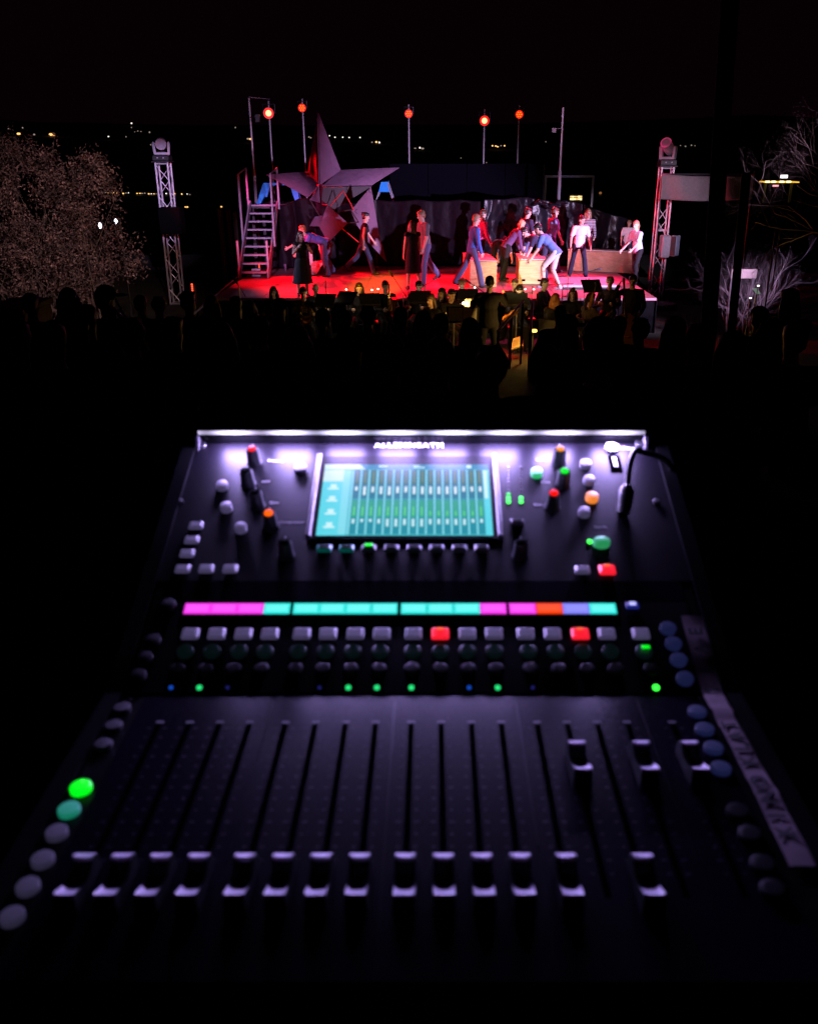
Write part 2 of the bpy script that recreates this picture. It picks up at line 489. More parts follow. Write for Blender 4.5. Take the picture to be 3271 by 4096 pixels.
# low pale riser at the front of the stage
lo, hi = G(2245, 1142, STAGE + .1), G(2424, 1108, STAGE + .1)
t = thing('riser', 'low pale riser with rounded end at the front of the stage', 'riser', ((lo.x + hi.x) / 2, (lo.y + hi.y) / 2, STAGE))
m = MB(); m.bbox(((lo.x + hi.x) / 2, (lo.y + hi.y) / 2, STAGE + .075), (hi.x - lo.x, hi.y - lo.y, .05), .03); m.build('top', mat('pale_board', (.62, .60, .64), .4), t)
m = MB(); m.box(((lo.x + hi.x) / 2, (lo.y + hi.y) / 2, STAGE + .025), (hi.x - lo.x - .1, hi.y - lo.y - .1, .05)); m.build('base', M_dark, t)

# ---------------------------------------------------------------- black plastic sheeting
M_tarp = mat('black_plastic', (0.009, 0.007, 0.011), 0.30, var=0.3, scale=2, bump=0.4, bscale=6, dist=0.04, spec=0.22)
def tarp(name, x0, x1, z0, ztop, Y, label, seed, amp=0.12, nx=70, nz=34, lean=0.0, curve=0.0, rough=1.0):
    m = MB()
    for j in range(nz + 1):
        v = j / nz
        for i in range(nx + 1):
            u = i / nx; x = x0 + (x1 - x0) * u
            zt = ztop(u) if callable(ztop) else ztop
            z = z0 + (zt - z0) * v
            q = Vector((x * .9, z * .5, seed))
            f = abs(noise.noise(Vector((x * 1.9 + .5 * noise.noise(Vector((x, z * .8, seed))), z * .16, seed)))) * 1.5
            f += .45 * rough * abs(noise.noise(Vector((x * 3.0 + z * 1.6, z * 1.2 - x * .9, seed + 4)))) + .16 * rough * noise.noise(Vector((x * 7, z * 3.5, seed + 9)))
            f += .8 * noise.noise(q)
            y = Y - amp * f * (1.0 - .35 * v) - lean * (1 - v) + curve * u * u
            sag = -.05 * abs(math.sin(u * math.pi * (x1 - x0) / 1.3)) * v
            m.v.append((x, y, z + sag))
    w = nx + 1
    for j in range(nz):
        for i in range(nx): m.f.append((j * w + i, j * w + i + 1, (j + 1) * w + i + 1, (j + 1) * w + i)); m.m.append(0)
    o = m.build(name, M_tarp if rough > .5 else mat('dull_plastic', (.008, .004, .007), .5, bump=.4, bscale=5, spec=.05, dist=.04), None, smooth='all')
    md = o.modifiers.new('thickness', 'SOLIDIFY'); md.thickness = .006
    return tag(o, label, 'plastic sheet')
YT = 28.45
xa, xb = P(1500, 900, YT).x, P(1930, 900, YT).x
zt = P(1500, 798, YT).z
tarp('plastic_sheet', xa, xb, STAGE + .02, zt, YT, 'black plastic sheet hung flat behind the middle of the stage', 1.0, .10, 80, 40, rough=.5)
tarp('plastic_sheet', xb + .02, P(2320, 900, YT).x, STAGE + .02, lambda u: zt + .1 - .25 * abs(u - .35), YT - .08, 'crumpled shiny black sheet behind the dancers with bundled top', 7.3, .30, 90, 48)
tarp('plastic_sheet', P(2325, 900, YT).x, P(2530, 900, YT).x, STAGE + .02, lambda u: zt - .1 - .5 * u, YT - .02, 'black sheet sagging behind the long wooden box', 3.9, .22, 40, 30)
tarp('plastic_sheet', P(1085, 900, 27.6).x, P(1340, 900, 27.6).x, STAGE + .02, lambda u: P(1085, 800, 27.6).z - .1 * math.sin(u * 9), 27.6, 'crumpled black sheet under the platform beside the stairs', 5.5, .20, 56, 36, rough=.5)
tarp('plastic_sheet', P(1345, 900, 28.0).x, P(1500, 900, 28.0).x, STAGE + .02, zt - .05, 28.35, 'black sheet hanging behind the lower part of the big star', 2.2, .10, 40, 30, rough=.45)
# bundled plastic on top, by the tall pole
m = MB(); c = P(2180, 818, 28.2)
for k in range(5): m.cap(c + Vector((-.35 + .17 * k, -.12, .06 * math.sin(k * 2))), c + Vector((-.2 + .2 * k, -.16, .10 * math.cos(k * 1.4))), .05 + .02 * (k % 2), .06, 8)
o = m.build('plastic_bundle', M_tarp, None, True)
rm = o.modifiers.new('r', 'REMESH'); rm.mode = 'VOXEL'; rm.voxel_size = .02; rm.use_smooth_shade = True
tag(o, 'bundle of black plastic gathered on top of the sheet near the tall pole', 'plastic bundle')

# dark wall of the back of the set
a, b = P(1560, 792, 30.5), P(2176, 655, 30.5)
t = thing('back_screen', 'wide dark blue screen standing behind the black sheets', 'screen', ((a.x + b.x) / 2, 30.6, PIT))
M_navy = mat('navy_cloth', (0.002, 0.0016, 0.004), 0.9, bump=.3, bscale=5, spec=.04)
for k in range(4):
    x0 = a.x + (b.x - a.x) * k / 4; x1 = a.x + (b.x - a.x) * (k + 1) / 4
    m = MB(); m.box(((x0 + x1) / 2, 30.55, (PIT + b.z) / 2), (x1 - x0 - .015, .05, b.z - PIT)); m.build('panel', M_navy, t)
m = MB()
for k in range(5): m.box((a.x + (b.x - a.x) * k / 4, 30.64, (PIT + b.z) / 2), (.06, .08, b.z - PIT))
m.build('post', M_dark, t)

# platform at the back left with the stairs
plz = P(1000, 822, 27.4).z
x0, x1 = P(985, 822, 27.4).x, P(1330, 822, 27.4).x
plat = thing('platform', 'black raised platform behind the stairs and the star', 'platform', ((x0 + x1) / 2, 29, PIT))
for k in range(3):
    xx0 = x0 + (x1 - x0) * k / 3; xx1 = x0 + (x1 - x0) * (k + 1) / 3
    m = MB(); m.bbox(((xx0 + xx1) / 2, 28.75, plz - .05), (xx1 - xx0 - .01, 2.0, .1), .005); m.build('deck_board', mat('dark_boards', (.06, .06, .07), .6), plat)
for x in (x0 + .1, (x0 + x1) / 2, x1 - .1):
    for y in (27.85, 29.6):
        m = MB(); m.box((x, y, (PIT + plz - .1) / 2), (.09, .09, plz - .1 - PIT)); m.build('leg', M_dark, plat)

M_stair = mat('grey_painted_wood', (0.30, 0.29, 0.36), 0.55, bump=.2, bscale=30)
sx0, sx1 = P(984, 1000, 26.4).x, P(1096, 1000, 26.4).x
st = thing('stairs', 'grey open wooden stairs with tall side rails up to the platform', 'stairs', ((sx0 + sx1) / 2, 26.3, STAGE))
NS = 9; y0, y1 = 25.35, 27.5
for k in range(NS):
    f = k / (NS - 1); z = STAGE + .16 + (plz - STAGE - .16) * f; y = y0 + (y1 - y0) * f
    m = MB(); m.bbox(((sx0 + sx1) / 2 + .0, y, z), (sx1 - sx0 - .09, .26, .045), .004); m.build('tread', M_stair, st)
for s, x in ((-1, sx0), (1, sx1)):
    m = MB(); m.prism([(y0 - .18, STAGE), (y0 + .02, STAGE), (y1 + .12, plz - .02), (y1 + .12, plz + .12), (y1 - .04, plz + .12), (y0 - .18, STAGE + .22)], x - .02, x + .02, 'x'); m.build('stringer', M_stair, st)
    m = MB(); m.box((x + s * .045, 26.35, (P(980, 985, 26.35).z + P(980, 698, 26.35).z) / 2), (.045, .11, P(980, 698, 26.35).z - P(980, 985, 26.35).z)); m.build('rail_post', M_stair, st)
    m = MB(); m.box((x + s * .045, 27.5, plz + .45), (.045, .09, 1.1)); m.build('rail_post', M_stair, st)
    m = MB(); m.tube([(x + s * .045, 26.35, P(980, 698, 26.35).z + .02), (x + s * .045, 27.5, plz + 1.02)], .025, 6); m.build('handrail', M_stair, st)
    m = MB(); m.box((x, y0 - .02, STAGE + .5), (.05, .07, 1.0)); m.build('leg', M_stair, st)
# a pale square box under the stairs and a red standby light
c = G(1027, 1106, STAGE)
t = thing('floor_box', 'small pale square frame standing under the lowest stair tread', 'box', c)
m = MB()
for dx_, dz_, w, h in ((0, .03, .24, .05), (0, .19, .24, .05), (-.095, .11, .05, .12), (.095, .11, .05, .12)): m.box(c + Vector((dx_, .02, dz_)), (w, .12, h))
m.build('frame', mat('pale_plastic', (.7, .68, .72), .5), t)
m = MB(); m.box(c + Vector((0, .07, .11)), (.14, .02, .11)); m.build('back', M_dark, t)
t = thing('standby_lamp', 'tiny red standby light glowing under the stairs', 'lamp', P(1037, 1068, 26.8))
m = MB(); p = P(1037, 1068, 26.8); m.box(p + Vector((0, .05, -.02)), (.10, .08, .26)); m.build('case', M_dark, t)
for k in range(3): m = MB(); m.box(p + Vector((0, 0, .06 - .06 * k)), (.028, .02, .045)); m.build('diode', glow('red_diode', (1, .06, .02), 4), t)
t = thing('standby_lamp', 'tiny red standby light glowing on the ground left of the stage', 'lamp', P(769, 1147, 23))
m = MB(); p = P(769, 1147, 23); m.box((p.x, 23.08, (p.z + ground_z(23)) / 2), (.12, .12, p.z + .08 - ground_z(23))); m.build('case', M_dark, t)
for k in range(4): m = MB(); m.box(p + Vector((0, 0, .06 - .05 * k)), (.035, .02, .03)); m.build('diode', glow('red_diode', (1, .06, .02), 4), t)

# blue trestles
M_blue = mat('blue_paint', (0.02, 0.30, 0.80), 0.5, bump=.2)
def trestle(pts, top, Y0, Y1, label, zfoot):
    t = thing('trestle', label, 'trestle', P(*pts[0], Y0))
    return t
zt_ = P(1110, 737, 28.2).z
xl, xr = P(1062, 737, 28.2).x, P(1168, 737, 28.2).x
t = thing('trestle', 'blue wooden trestle standing on the platform behind the stairs', 'trestle', ((xl + xr) / 2, 28.4, plz))
m = MB(); m.bbox(((xl + xr) / 2, 28.4, zt_), (xr - xl + .16, .12, .07), .006); m.build('beam', M_blue, t)
for x, s in ((xl, -1), (xr, 1)):
    for sy in (-1, 1):
        m = MB(); m.slab([(x - .10, 28.4 + sy * .05, zt_), (x + .12, 28.4 + sy * .05, zt_), (x + s * .20 + (.02), 28.4 + sy * .24 , plz), (x + s * .20 - .10, 28.4 + sy * .24, plz)], .04); m.build('leg', M_blue, t)
m = MB(); m.slab([(xl - .06, 28.33, zt_ - .08), (xl + .1, 28.33, zt_ - .08), (xl + .02, 28.27, plz + .2), (xl - .12, 28.27, plz + .2)], .02); m.build('gusset', M_blue, t)
c = P(1536, 732, 29.2); zf = P(1536, 806, 29.2).z
t = thing('trestle', 'small blue trestle seen end on behind the middle of the stage', 'trestle', (c.x, 29.2, zf))
w0, w1 = .10, .165
m = MB(); m.slab([(c.x - w0, 29.2, c.z), (c.x + w0, 29.2, c.z), (c.x + w1, 29.15, P(1536, 768, 29.2).z), (c.x - w1, 29.15, P(1536, 768, 29.2).z)], .03); m.build('end_board', M_blue, t)
m = MB(); m.box((c.x, 29.7, c.z), (.2, 1.0, .06)); m.build('beam', M_blue, t)
for s in (-1, 1):
    for yy in (29.24, 30.1):
        m = MB(); m.tube([(c.x + s * w0 * .9, yy, c.z), (c.x + s * .27, yy - .05, zf)], .018, 6); m.build('leg', M_stair, t)
m = MB(); m.box((c.x, 29.65, (zf + PIT) / 2), (.8, 1.3, zf - PIT)); o = m.build('dark_riser', M_black); tag(o, 'black box under the small blue trestle', 'riser')

# ---------------------------------------------------------------- the big star
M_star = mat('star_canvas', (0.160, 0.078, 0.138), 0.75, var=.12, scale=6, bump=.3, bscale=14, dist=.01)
M_lath = mat('star_lath_redlit', (0.70, 0.03, 0.03), 0.5)  # red light on these laths put into their colour
M_lath_d = mat('star_lath_shaded', (0.05, 0.02, 0.02), 0.7)  # the unlit laths, shade put into the colour
star = thing('star', 'big crumpled grey star of canvas panels with open timber frame', 'star', P(1320, 1090, 27.2))
Yb = 27.5
def sp(px, py, f=0.0): return P(px, py, Yb - f)
apex = sp(1272, 453, 0); hub = sp(1285, 770, .75); vl = sp(1234, 690, .05); vr = sp(1361, 683, .05)
def panel(pts, m=M_star, th=.025, nm='panel'):
    b = MB()
    if len(pts) == 3 or len(pts) == 4:                  # a canvas facet, slightly creased: subdivided and pushed about
        q = [Vector(p) for p in pts]
        if len(q) == 3: q = [q[0], q[1], q[2], (q[2] + q[0]) / 2]
        n = 7; vs = []; nn = (q[1] - q[0]).cross(q[2] - q[0]).normalized()
        for j in range(n + 1):
            for i in range(n + 1):
                u, v = i / n, j / n
                p = q[0] * (1 - u) * (1 - v) + q[1] * u * (1 - v) + q[2] * u * v + q[3] * (1 - u) * v
                e = min(u, 1 - u, v, 1 - v) * 4
                vs.append(p + nn * (.035 * noise.noise(p * 2.3) * min(1, e)))
        fs = [(j * (n + 1) + i, j * (n + 1) + i + 1, (j + 1) * (n + 1) + i + 1, (j + 1) * (n + 1) + i) for j in range(n) for i in range(n)]
        b.add(vs, fs)
        o = b.build(nm, m, star)
        md = o.modifiers.new('thickness', 'SOLIDIFY'); md.thickness = th
    return o
panel([apex, vl, sp(1278, 740, .7)])                    # left flank of the spike (red side)
vr = sp(1361, 683, -.45)
panel([apex, sp(1278, 740, .7), vr])                    # right flank of the spike
panel([sp(1066, 700, .1), sp(1275, 686, .05), sp(1277, 745, .7), sp(1232, 790, .5)])   # left arm, pink
panel([vr, sp(1597, 672, -1.3), sp(1485, 742, -.5), sp(1290, 745, .68)])          # right arm
panel([sp(1290, 748, .68), sp(1485, 744, -.5), sp(1335, 838, .35), sp(1285, 800, .72)], mat('star_inner_shade', (.05, .04, .045), .8))    # below the right arm, dark sheet for the shade of the open inside
panel([sp(1277, 748, .68), sp(1280, 810, .72), sp(1240, 800, .52)])
panel([sp(1483, 745, .6), sp(1515, 935, .3), sp(1428, 905, .62), sp(1403, 842, .62)])    # lower right arm
panel([sp(1515, 935, .3), sp(1546, 1050, .15), sp(1470, 965, .45), sp(1430, 905, .62)])
panel([sp(1310, 818, .95), sp(1391, 892, .9), sp(1313, 970, .85), sp(1278, 905, .8)])    # lavender square
panel([sp(1290, 862, .8), sp(1280, 905, .82), sp(1240, 905, .7), sp(1262, 868, .7)])
panel([sp(1247, 930, .8), sp(1297, 955, .85), sp(1283, 985, .8), sp(1252, 965, .75)], mat('star_blue', (.22, .24, .42), .7))
panel([sp(1313, 972, .7), sp(1330, 970, .6), sp(1315, 1060, .4), sp(1296, 1050, .5)])
panel([sp(1136, 1057, .5), sp(1146, 1056, .5), sp(1147, 1092, .5), sp(1141, 1085, .5)])
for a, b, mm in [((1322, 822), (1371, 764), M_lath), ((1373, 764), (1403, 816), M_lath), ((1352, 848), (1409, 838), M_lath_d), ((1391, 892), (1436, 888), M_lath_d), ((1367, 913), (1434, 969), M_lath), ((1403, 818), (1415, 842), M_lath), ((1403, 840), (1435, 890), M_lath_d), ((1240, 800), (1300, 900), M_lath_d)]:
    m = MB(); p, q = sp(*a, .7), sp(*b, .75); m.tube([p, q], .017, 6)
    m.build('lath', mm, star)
m = MB()
for px, py in ((1300, 1075), (1500, 1080), (1230, 1085)):
    p = P(px, 800, 28.1); m.box((p.x, 28.1, (p.z + STAGE) / 2), (.07, .07, p.z - STAGE))
p = P(1290, 800, 28.1); m.box((p.x, 28.1, (p.z + .3 + STAGE) / 2 + .8), (.07, .07, p.z - STAGE + 1.4)); m.build('support', M_dark, star)
for px, py in ((1478, 762), (1424, 845)):                # two little black brackets on the canvas
    m = MB(); p = sp(px, py, .75); m.tube([p + Vector((.03, 0, .06)), p + Vector((-.03, -.01, 0)), p + Vector((.04, 0, -.07))], .012, 5); m.build('bracket', M_dark, star)

# ---------------------------------------------------------------- lamp stands and red lamps
M_alu = mat('aluminium_tube', (0.62, 0.60, 0.64), 0.32, metal=1.0)
M_steel = mat('dark_steel', (0.06, 0.06, 0.065), 0.45, metal=.6)
E_par_w = glow('lamp_core', (1.0, 0.26, 0.10), 5); E_par_r = glow('lamp_lens_red', (1.0, 0.006, 0.0), 2.2)
E_par_d = glow('lamp_core_small', (1.0, 0.14, 0.01), 2.6)
M_pole_grey = mat('grey_pole', (0.34, 0.33, 0.37), 0.5)
def par_lamp(px, py, Y, r, label, aim, power, pole=True, hang=False, bright=True, cone=34):
    aim = aside(aim)
    c = P(px, py, Y); rr = r / F * Y
    t = thing('stage_lamp', label, 'stage lamp', (c.x, Y + .1, PIT if pole else c.z))
    d = (Vector(aim) - c).normalized()
    if d.y > -.3: d = Vector((d.x, -.3, d.z)).normalized()
    dv = (Vector((0, 0, H)) - c).normalized(); d = (d * .35 + dv * .65).normalized()
    Mx = frame(c, d.cross(Vector((0, 0, 1))), Vector((0, 0, 1))); z = Vector((Mx[0][2], Mx[1][2], Mx[2][2]))
    if z.dot(d) < 0: Mx = Mx @ Matrix.Rotation(math.pi, 4, 'X')
    m = MB(); m.lathe([(rr * .5, -.26), (rr * 1.15, -.2), (rr * 1.25, -.02), (rr * 1.25, 0.03), (rr * 1.12, .03), (rr * 1.12, .0)], 16, Mx); m.build('housing', M_steel, t, True)
    m = MB(); m.lathe([(rr * 1.2, .018), (rr * 1.2, .026)], 16, Mx); m.build('lens', E_par_r, t)  # lens drawn wide in place of the red bloom round the lamp
    m = MB()
    if bright: m.lathe([(rr * .66, .026), (rr * .45, .04), (rr * .1, .045)], 14, Mx); m.build('diode_cluster', E_par_w, t, True)
    else:
        for k in range(7):
            a = 2 * math.pi * k / 6; q = (0, 0) if k == 6 else (math.cos(a) * rr * .66, math.sin(a) * rr * .66)
            b = MB(); b.lathe([(rr * .21, .026), (rr * .12, .04)], 8, Mx @ Matrix.Translation((q[0], q[1], 0))); b.build('diode', E_par_d, t)
    m = MB(); m.tube([c + Vector((-rr * 1.4, .1, 0)), c + Vector((-rr * 1.4, .1, rr * 1.9)), c + Vector((rr * 1.4, .1, rr * 1.9)), c + Vector((rr * 1.4, .1, 0))], .014, 5); m.build('bracket', M_steel, t)
    if pole:
        m = MB(); m.tube([(c.x, Y + .12, PIT), (c.x, Y + .12, c.z + rr * 2.6)], .022, 6); m.build('stand', M_pole_grey, t)
        for k in range(3):
            a = k * 2.094 + .4; m = MB(); m.tube([(c.x, Y + .12, PIT + .7), (c.x + .5 * math.cos(a), Y + .12 + .5 * math.sin(a), PIT)], .014, 5); m.build('leg', M_steel, t)
    spot('red_lamp_light', c + d * .12, aim, (1.0, 0.0, 0.004), power, cone, .7, .06)
par_lamp(1074, 453, 30.0, 16, 'brightest red stage lamp on the stand by the white pole', (-1.4, 24.6, STAGE), 8500)
par_lamp(1208, 432, 30.0, 12, 'red stage lamp on a thin stand left of the star tip', (-2.2, 24.8, STAGE), 9000, bright=False)
par_lamp(1634, 455, 30.5, 12, 'red stage lamp on a thin stand above the middle of the stage', (0.8, 23.5, STAGE), 5000, bright=False)
par_lamp(1937, 483, 30.5, 15, 'red stage lamp without a lit stand right of the middle one', (2.3, 23.5, STAGE), 5000)
par_lamp(2076, 458, 30.5, 12, 'red stage lamp on a stand left of the tall right pole', (4.0, 24.0, STAGE), 5500, bright=False)
# tall white poles
M_pole = mat('white_tube', (0.72, 0.70, 0.76), 0.45)
def pole(x0y0, x1y1, Y, r, label, low=None):
    a, b = P(*x0y0, Y), P(*x1y1, Y)
    t = thing('pole', label, 'pole', (b.x, Y, PIT))
    m = MB(); m.tube([(b.x, Y, b.z), (b.x, Y, a.z)], r, 8); m.build('tube', M_pole, t)
    m = MB(); m.tube([(b.x, Y, PIT), (b.x, Y, b.z + .1)], r * 1.9, 8); m.build('sleeve', M_pole_grey, t)
    return t, b.x
t, x = pole((998, 392), (1017, 690), 28.9, .024, 'tall thin white pole behind the stairs')
p = P(1012, 470, 28.9); m = MB(); m.tube([(x, 28.85, p.z), (x + .22, 28.7, p.z + .02)], .014, 6); m.box((x + .26, 28.68, p.z - .03), (.12, .12, .2)); m.build('clamp', M_steel, t)
p = P(1020, 388, 28.9); m = MB(); m.tube([(x, 28.9, p.z), (x + .62, 28.9, p.z - .06)], .01, 5); m.build('crossbar', M_pole_grey, t)
t, x = pole((2257, 430), (2238, 698), 28.9, .027, 'tall white pole right of the red lamps')
p = P(2225, 520, 28.9); m = MB(); m.tube([(x, 28.85, p.z + .03), (x - .22, 28.7, p.z + .04)], .014, 6); m.box((x - .27, 28.7, p.z - .01), (.12, .14, .12)); m.build('clamp', M_pole_grey, t)
# white tubular frame behind
t = thing('goal_frame', 'grey tubular frame like a goal beyond the tall right pole', 'goal frame', P(2360, 800, 36))
a = P(2182, 706, 36); b = P(2372, 706, 36); c = P(2362, 805, 36)
M_goal = mat('goal_paint', (.7, .7, .72), .5)
m = MB(); m.tube([(a.x, 36, a.z), (b.x, 36, b.z)], .045, 8); m.build('crossbar', M_goal, t)
m = MB(); m.tube([(b.x, 36, b.z + .045), (b.x, 36, PIT)], .045, 8); m.build('upright', M_goal, t)
m = MB(); m.tube([(a.x, 36, a.z + .045), (a.x, 36, PIT)], .045, 8); m.build('upright', M_goal, t)

# ---------------------------------------------------------------- truss towers with moving heads
M_truss = mat('truss_aluminium', (0.70, 0.68, 0.74), 0.38, metal=.25)
M_head = mat('lamp_shell', (0.50, 0.47, 0.55), 0.45)
def truss(cx, Y, ztop, label, hw=.165):
    zb = PIT
    t = thing('truss_tower', label, 'truss tower', (cx, Y, zb))
    for sx in (-1, 1):
        for sy in (-1, 1):
            m = MB(); m.tube([(cx + sx * hw, Y + sy * hw, zb + .02), (cx + sx * hw, Y + sy * hw, ztop)], .026, 8); m.build('chord', M_truss, t, True)
    nseg = int((ztop - zb) / .42); dz = (ztop - zb - .1) / nseg
    for k in range(nseg):
        z0 = zb + .05 + k * dz; z1 = z0 + dz; s = 1 if k % 2 else -1
        for a, b in (((-s, -1), (s, -1)), ((s, 1), (-s, 1)), ((-1, s), (-1, -s)), ((1, -s), (1, s))):
            m = MB(); m.tube([(cx + a[0] * hw, Y + a[1] * hw, z0), (cx + b[0] * hw, Y + b[1] * hw, z1)], .012, 5); m.build('brace', M_truss, t)
    for z in (zb + .04, (zb + ztop) / 2 + .2, ztop - .03):
        m = MB()
        for a, b in (((-1, -1), (1, -1)), ((1, -1), (1, 1)), ((1, 1), (-1, 1)), ((-1, 1), (-1, -1))):
            m.tube([(cx + a[0] * hw, Y + a[1] * hw, z), (cx + b[0] * hw, Y + b[1] * hw, z)], .018, 5)
        m.build('collar', M_truss, t)
    m = MB(); m.bbox((cx, Y, ztop + .02), (.5, .5, .03), .004); m.build('top_plate', M_steel, t)
    m = MB(); m.bbox((cx, Y, zb + .01), (.7, .7, .02), .004); m.build('base_plate', M_steel, t)
    return t
def moving_head(cx, Y, z0, yaw, tilt, label):
    t = thing('moving_head', label, 'moving head lamp', (cx, Y, z0))
    m = MB(); m.bbox((cx, Y, z0 + .075), (.44, .40, .15), .02); m.build('base', M_steel, t)
    for s in (-1, 1):
        m = MB(); m.lathe([(.02, 0), (.02, .01)], 6, Matrix.Translation((cx + s * .08, Y - .205, z0 + .08)) @ Matrix.Rotation(R(90), 4, 'X')); m.build('indicator', M_head, t)
    Rz = Matrix.Translation((cx, Y, z0 + .16)) @ Matrix.Rotation(yaw, 4, 'Z')
    m = MB(); m.bbox((0, 0, .03), (.42, .17, .07), .015)
    for s in (-1, 1): m.prism([(s * .21, .0), (s * .15, .0), (s * .165, .30), (s * .20, .34), (s * .235, .30)], -.08, .08, 'y')
    m.v = [tuple(Rz @ Vector(v)) for v in m.v]; m.build('yoke', M_head, t)
    Rh = Rz @ Matrix.Translation((0, 0, .29)) @ Matrix.Rotation(tilt, 4, 'X')
    m = MB(); m.lathe([(.05, -.26), (.12, -.24), (.145, -.1), (.145, .08), (.13, .20), (.14, .24), (.14, .27), (.115, .27), (.11, .22)], 18, Rh); m.build('head', M_head if yaw else mat('lamp_shell_dark', (.08, .08, .09), .4), t, True)
    m = MB(); m.lathe([(.145, .24), (.152, .255), (.145, .28), (.118, .28), (.118, .262)], 18, Rh); m.build('lens_ring', M_head, t, True)
    m = MB(); m.lathe([(.112, .225), (.08, .25), (.01, .26)], 14, Rh); m.build('lens', mat('lens_glass', (.05, .05, .09), .08), t, True)
    return t
def towerxy(px, py, Y): p = P(px, py, Y); return p.x
YTR = 26.2
zl = P(655, 650, YTR).z; xl_ = P(703, 1180, YTR).x + .04
truss(xl_, YTR, zl, 'tall aluminium truss tower left of the stage by the shrub')
moving_head(xl_, YTR, zl + .04, R(14), R(96), 'pale moving head lamp facing out on top of the left truss')
zr = P(2665, 668, YTR).z; xr_ = P(2618, 1180, YTR).x
truss(xr_, YTR, zr, 'tall aluminium truss tower right of the stage by the wooden box')
moving_head(xr_, YTR, zr + .04, R(-34), R(62), 'dark moving head lamp tilted back on top of the right truss')
# loudspeakers hung on the towers
def speaker(c, d, label, m0, rz=0.0, grille=None):
    t = thing('loudspeaker', label, 'loudspeaker', c); Mx = Matrix.Translation(c) @ Matrix.Rotation(rz, 4, 'Z')
    m = MB(); m.bbox((0, 0, 0), d, .02); put('cabinet', m.mesh('cabinet', m0), t, Mx)
    m = MB(); m.bbox((0, -d[1] / 2 - .006, 0), (d[0] * .9, .012, d[2] * .94), .004); put('grille', m.mesh('grille', grille or m0), t, Mx)
    m = MB(); m.box((0, d[1] / 2 + .06, 0), (.08, .12, .1)); put('bracket', m.mesh('bracket', M_steel), t, Mx)
    return t
M_spk = mat('black_cabinet', (.002, .002, .0025), .9, spec=.05)
p = P(690, 882, YTR - .5); speaker((p.x, YTR - .52, p.z), (.60, .45, .70), 'big black loudspeaker hung across the left truss tower', M_spk)
p = P(2656, 985, YTR - .4); speaker((p.x, YTR - .42, p.z), (.24, .26, .60), 'lavender grey loudspeaker on the front of the right truss', mat('grey_cabinet', (.36, .34, .38), .6), R(6))
p = P(2697, 984, YTR); speaker((p.x + .03, YTR + .1, p.z), (.17, .3, .56), 'narrow blue grey loudspeaker at the outer side of the right truss', mat('bluegrey_cabinet', (.36, .40, .5), .5), R(-35), M_dark)
c = G(2640, 1212, PIT + .15)
t = thing('round_plinth', 'round flat pale plinth on the ground before the right truss', 'plinth', (c.x, c.y, PIT))
m = MB(); m.lathe([(.40, PIT), (.42, PIT + .12), (.42, PIT + .15), (.39, PIT + .16)], 32, Matrix.Translation((c.x, c.y, 0))); m.build('top', mat('plinth_grey', (.3, .29, .33), .6), t)
# cloth banner on the right
a = P(2648, 697, 25.4); b = P(3010, 797, 25.4)
bm_ = MB(); NX = 48
for j in range(13):
    for i in range(NX + 1):
        u, v = i / NX, j / 12; x = a.x + (b.x - a.x) * u
        y = 25.4 + .05 * math.sin(x * 5.2 + 1.2 * math.sin(v * 2)) + .08 * noise.noise(Vector((x * 2, v, 2)))
        bm_.v.append((x, y, b.z + (a.z - b.z) * v - .05 * math.sin(u * math.pi) + .10 * u * (1 - v) * 0))
for j in range(12):
    for i in range(NX): k = j * (NX + 1) + i; bm_.f.append((k, k + 1, k + NX + 2, k + NX + 1)); bm_.m.append(0)
t = thing('banner', 'long pale cloth banner stretched out to the right of the truss', 'banner', ((a.x + b.x) / 2, 25.4, PIT))
o = bm_.build('cloth', mat('banner_cloth', (.17, .14, .14), .8, bump=.3, bscale=20), t, 'all'); md = o.modifiers.new('s', 'SOLIDIFY'); md.thickness = .006
for x in (a.x + .03, b.x - .03):
    m = MB(); m.tube([(x, 25.52, PIT), (x, 25.52, a.z + .05)], .02, 6); m.build('post', M_steel, t)
m = MB(); m.tube([(a.x, 25.52, a.z), (b.x, 25.52, a.z)], .02, 6); m.build('rope', M_steel, t)

# two white lamps shining through the shrub
for px, py, lab in ((402, 902, 'white lamp shining through the leaves of the shrub'), (466, 886, 'white lamp shining at the right edge of the shrub')):
    c = P(px, py, 21.6)
    t = thing('floodlight', lab, 'floodlight', (c.x, 21.8, PIT))
    Mx = Matrix.Translation(c) @ Matrix.Rotation(R(90), 4, 'X') @ Matrix.Rotation(R(10), 4, 'Y')
    m = MB(); m.lathe([(.05, -.22), (.09, -.18), (.105, 0), (.105, .03), (.09, .03)], 14, Mx); m.build('housing', M_steel, t, True)
    m = MB(); m.lathe([(.066, .012), (.05, .03), (.01, .036)], 12, Mx @ Matrix.Scale(.8, 4, (1, 0, 0)) @ Matrix.Scale(1.35, 4, (0, 1, 0))); m.build('lens', glow('white_lens', (.86, .80, 1), 5), t, True)
    m = MB(); m.tube([(c.x, 21.85, PIT), (c.x, 21.85, c.z)], .025, 6); m.build('stand', M_steel, t)
spot('white_lamp_light', P(470, 886, 21.4), (2.0, 24.5, -.9), (0.66, 0.58, 1.0), 520, 60, .8)

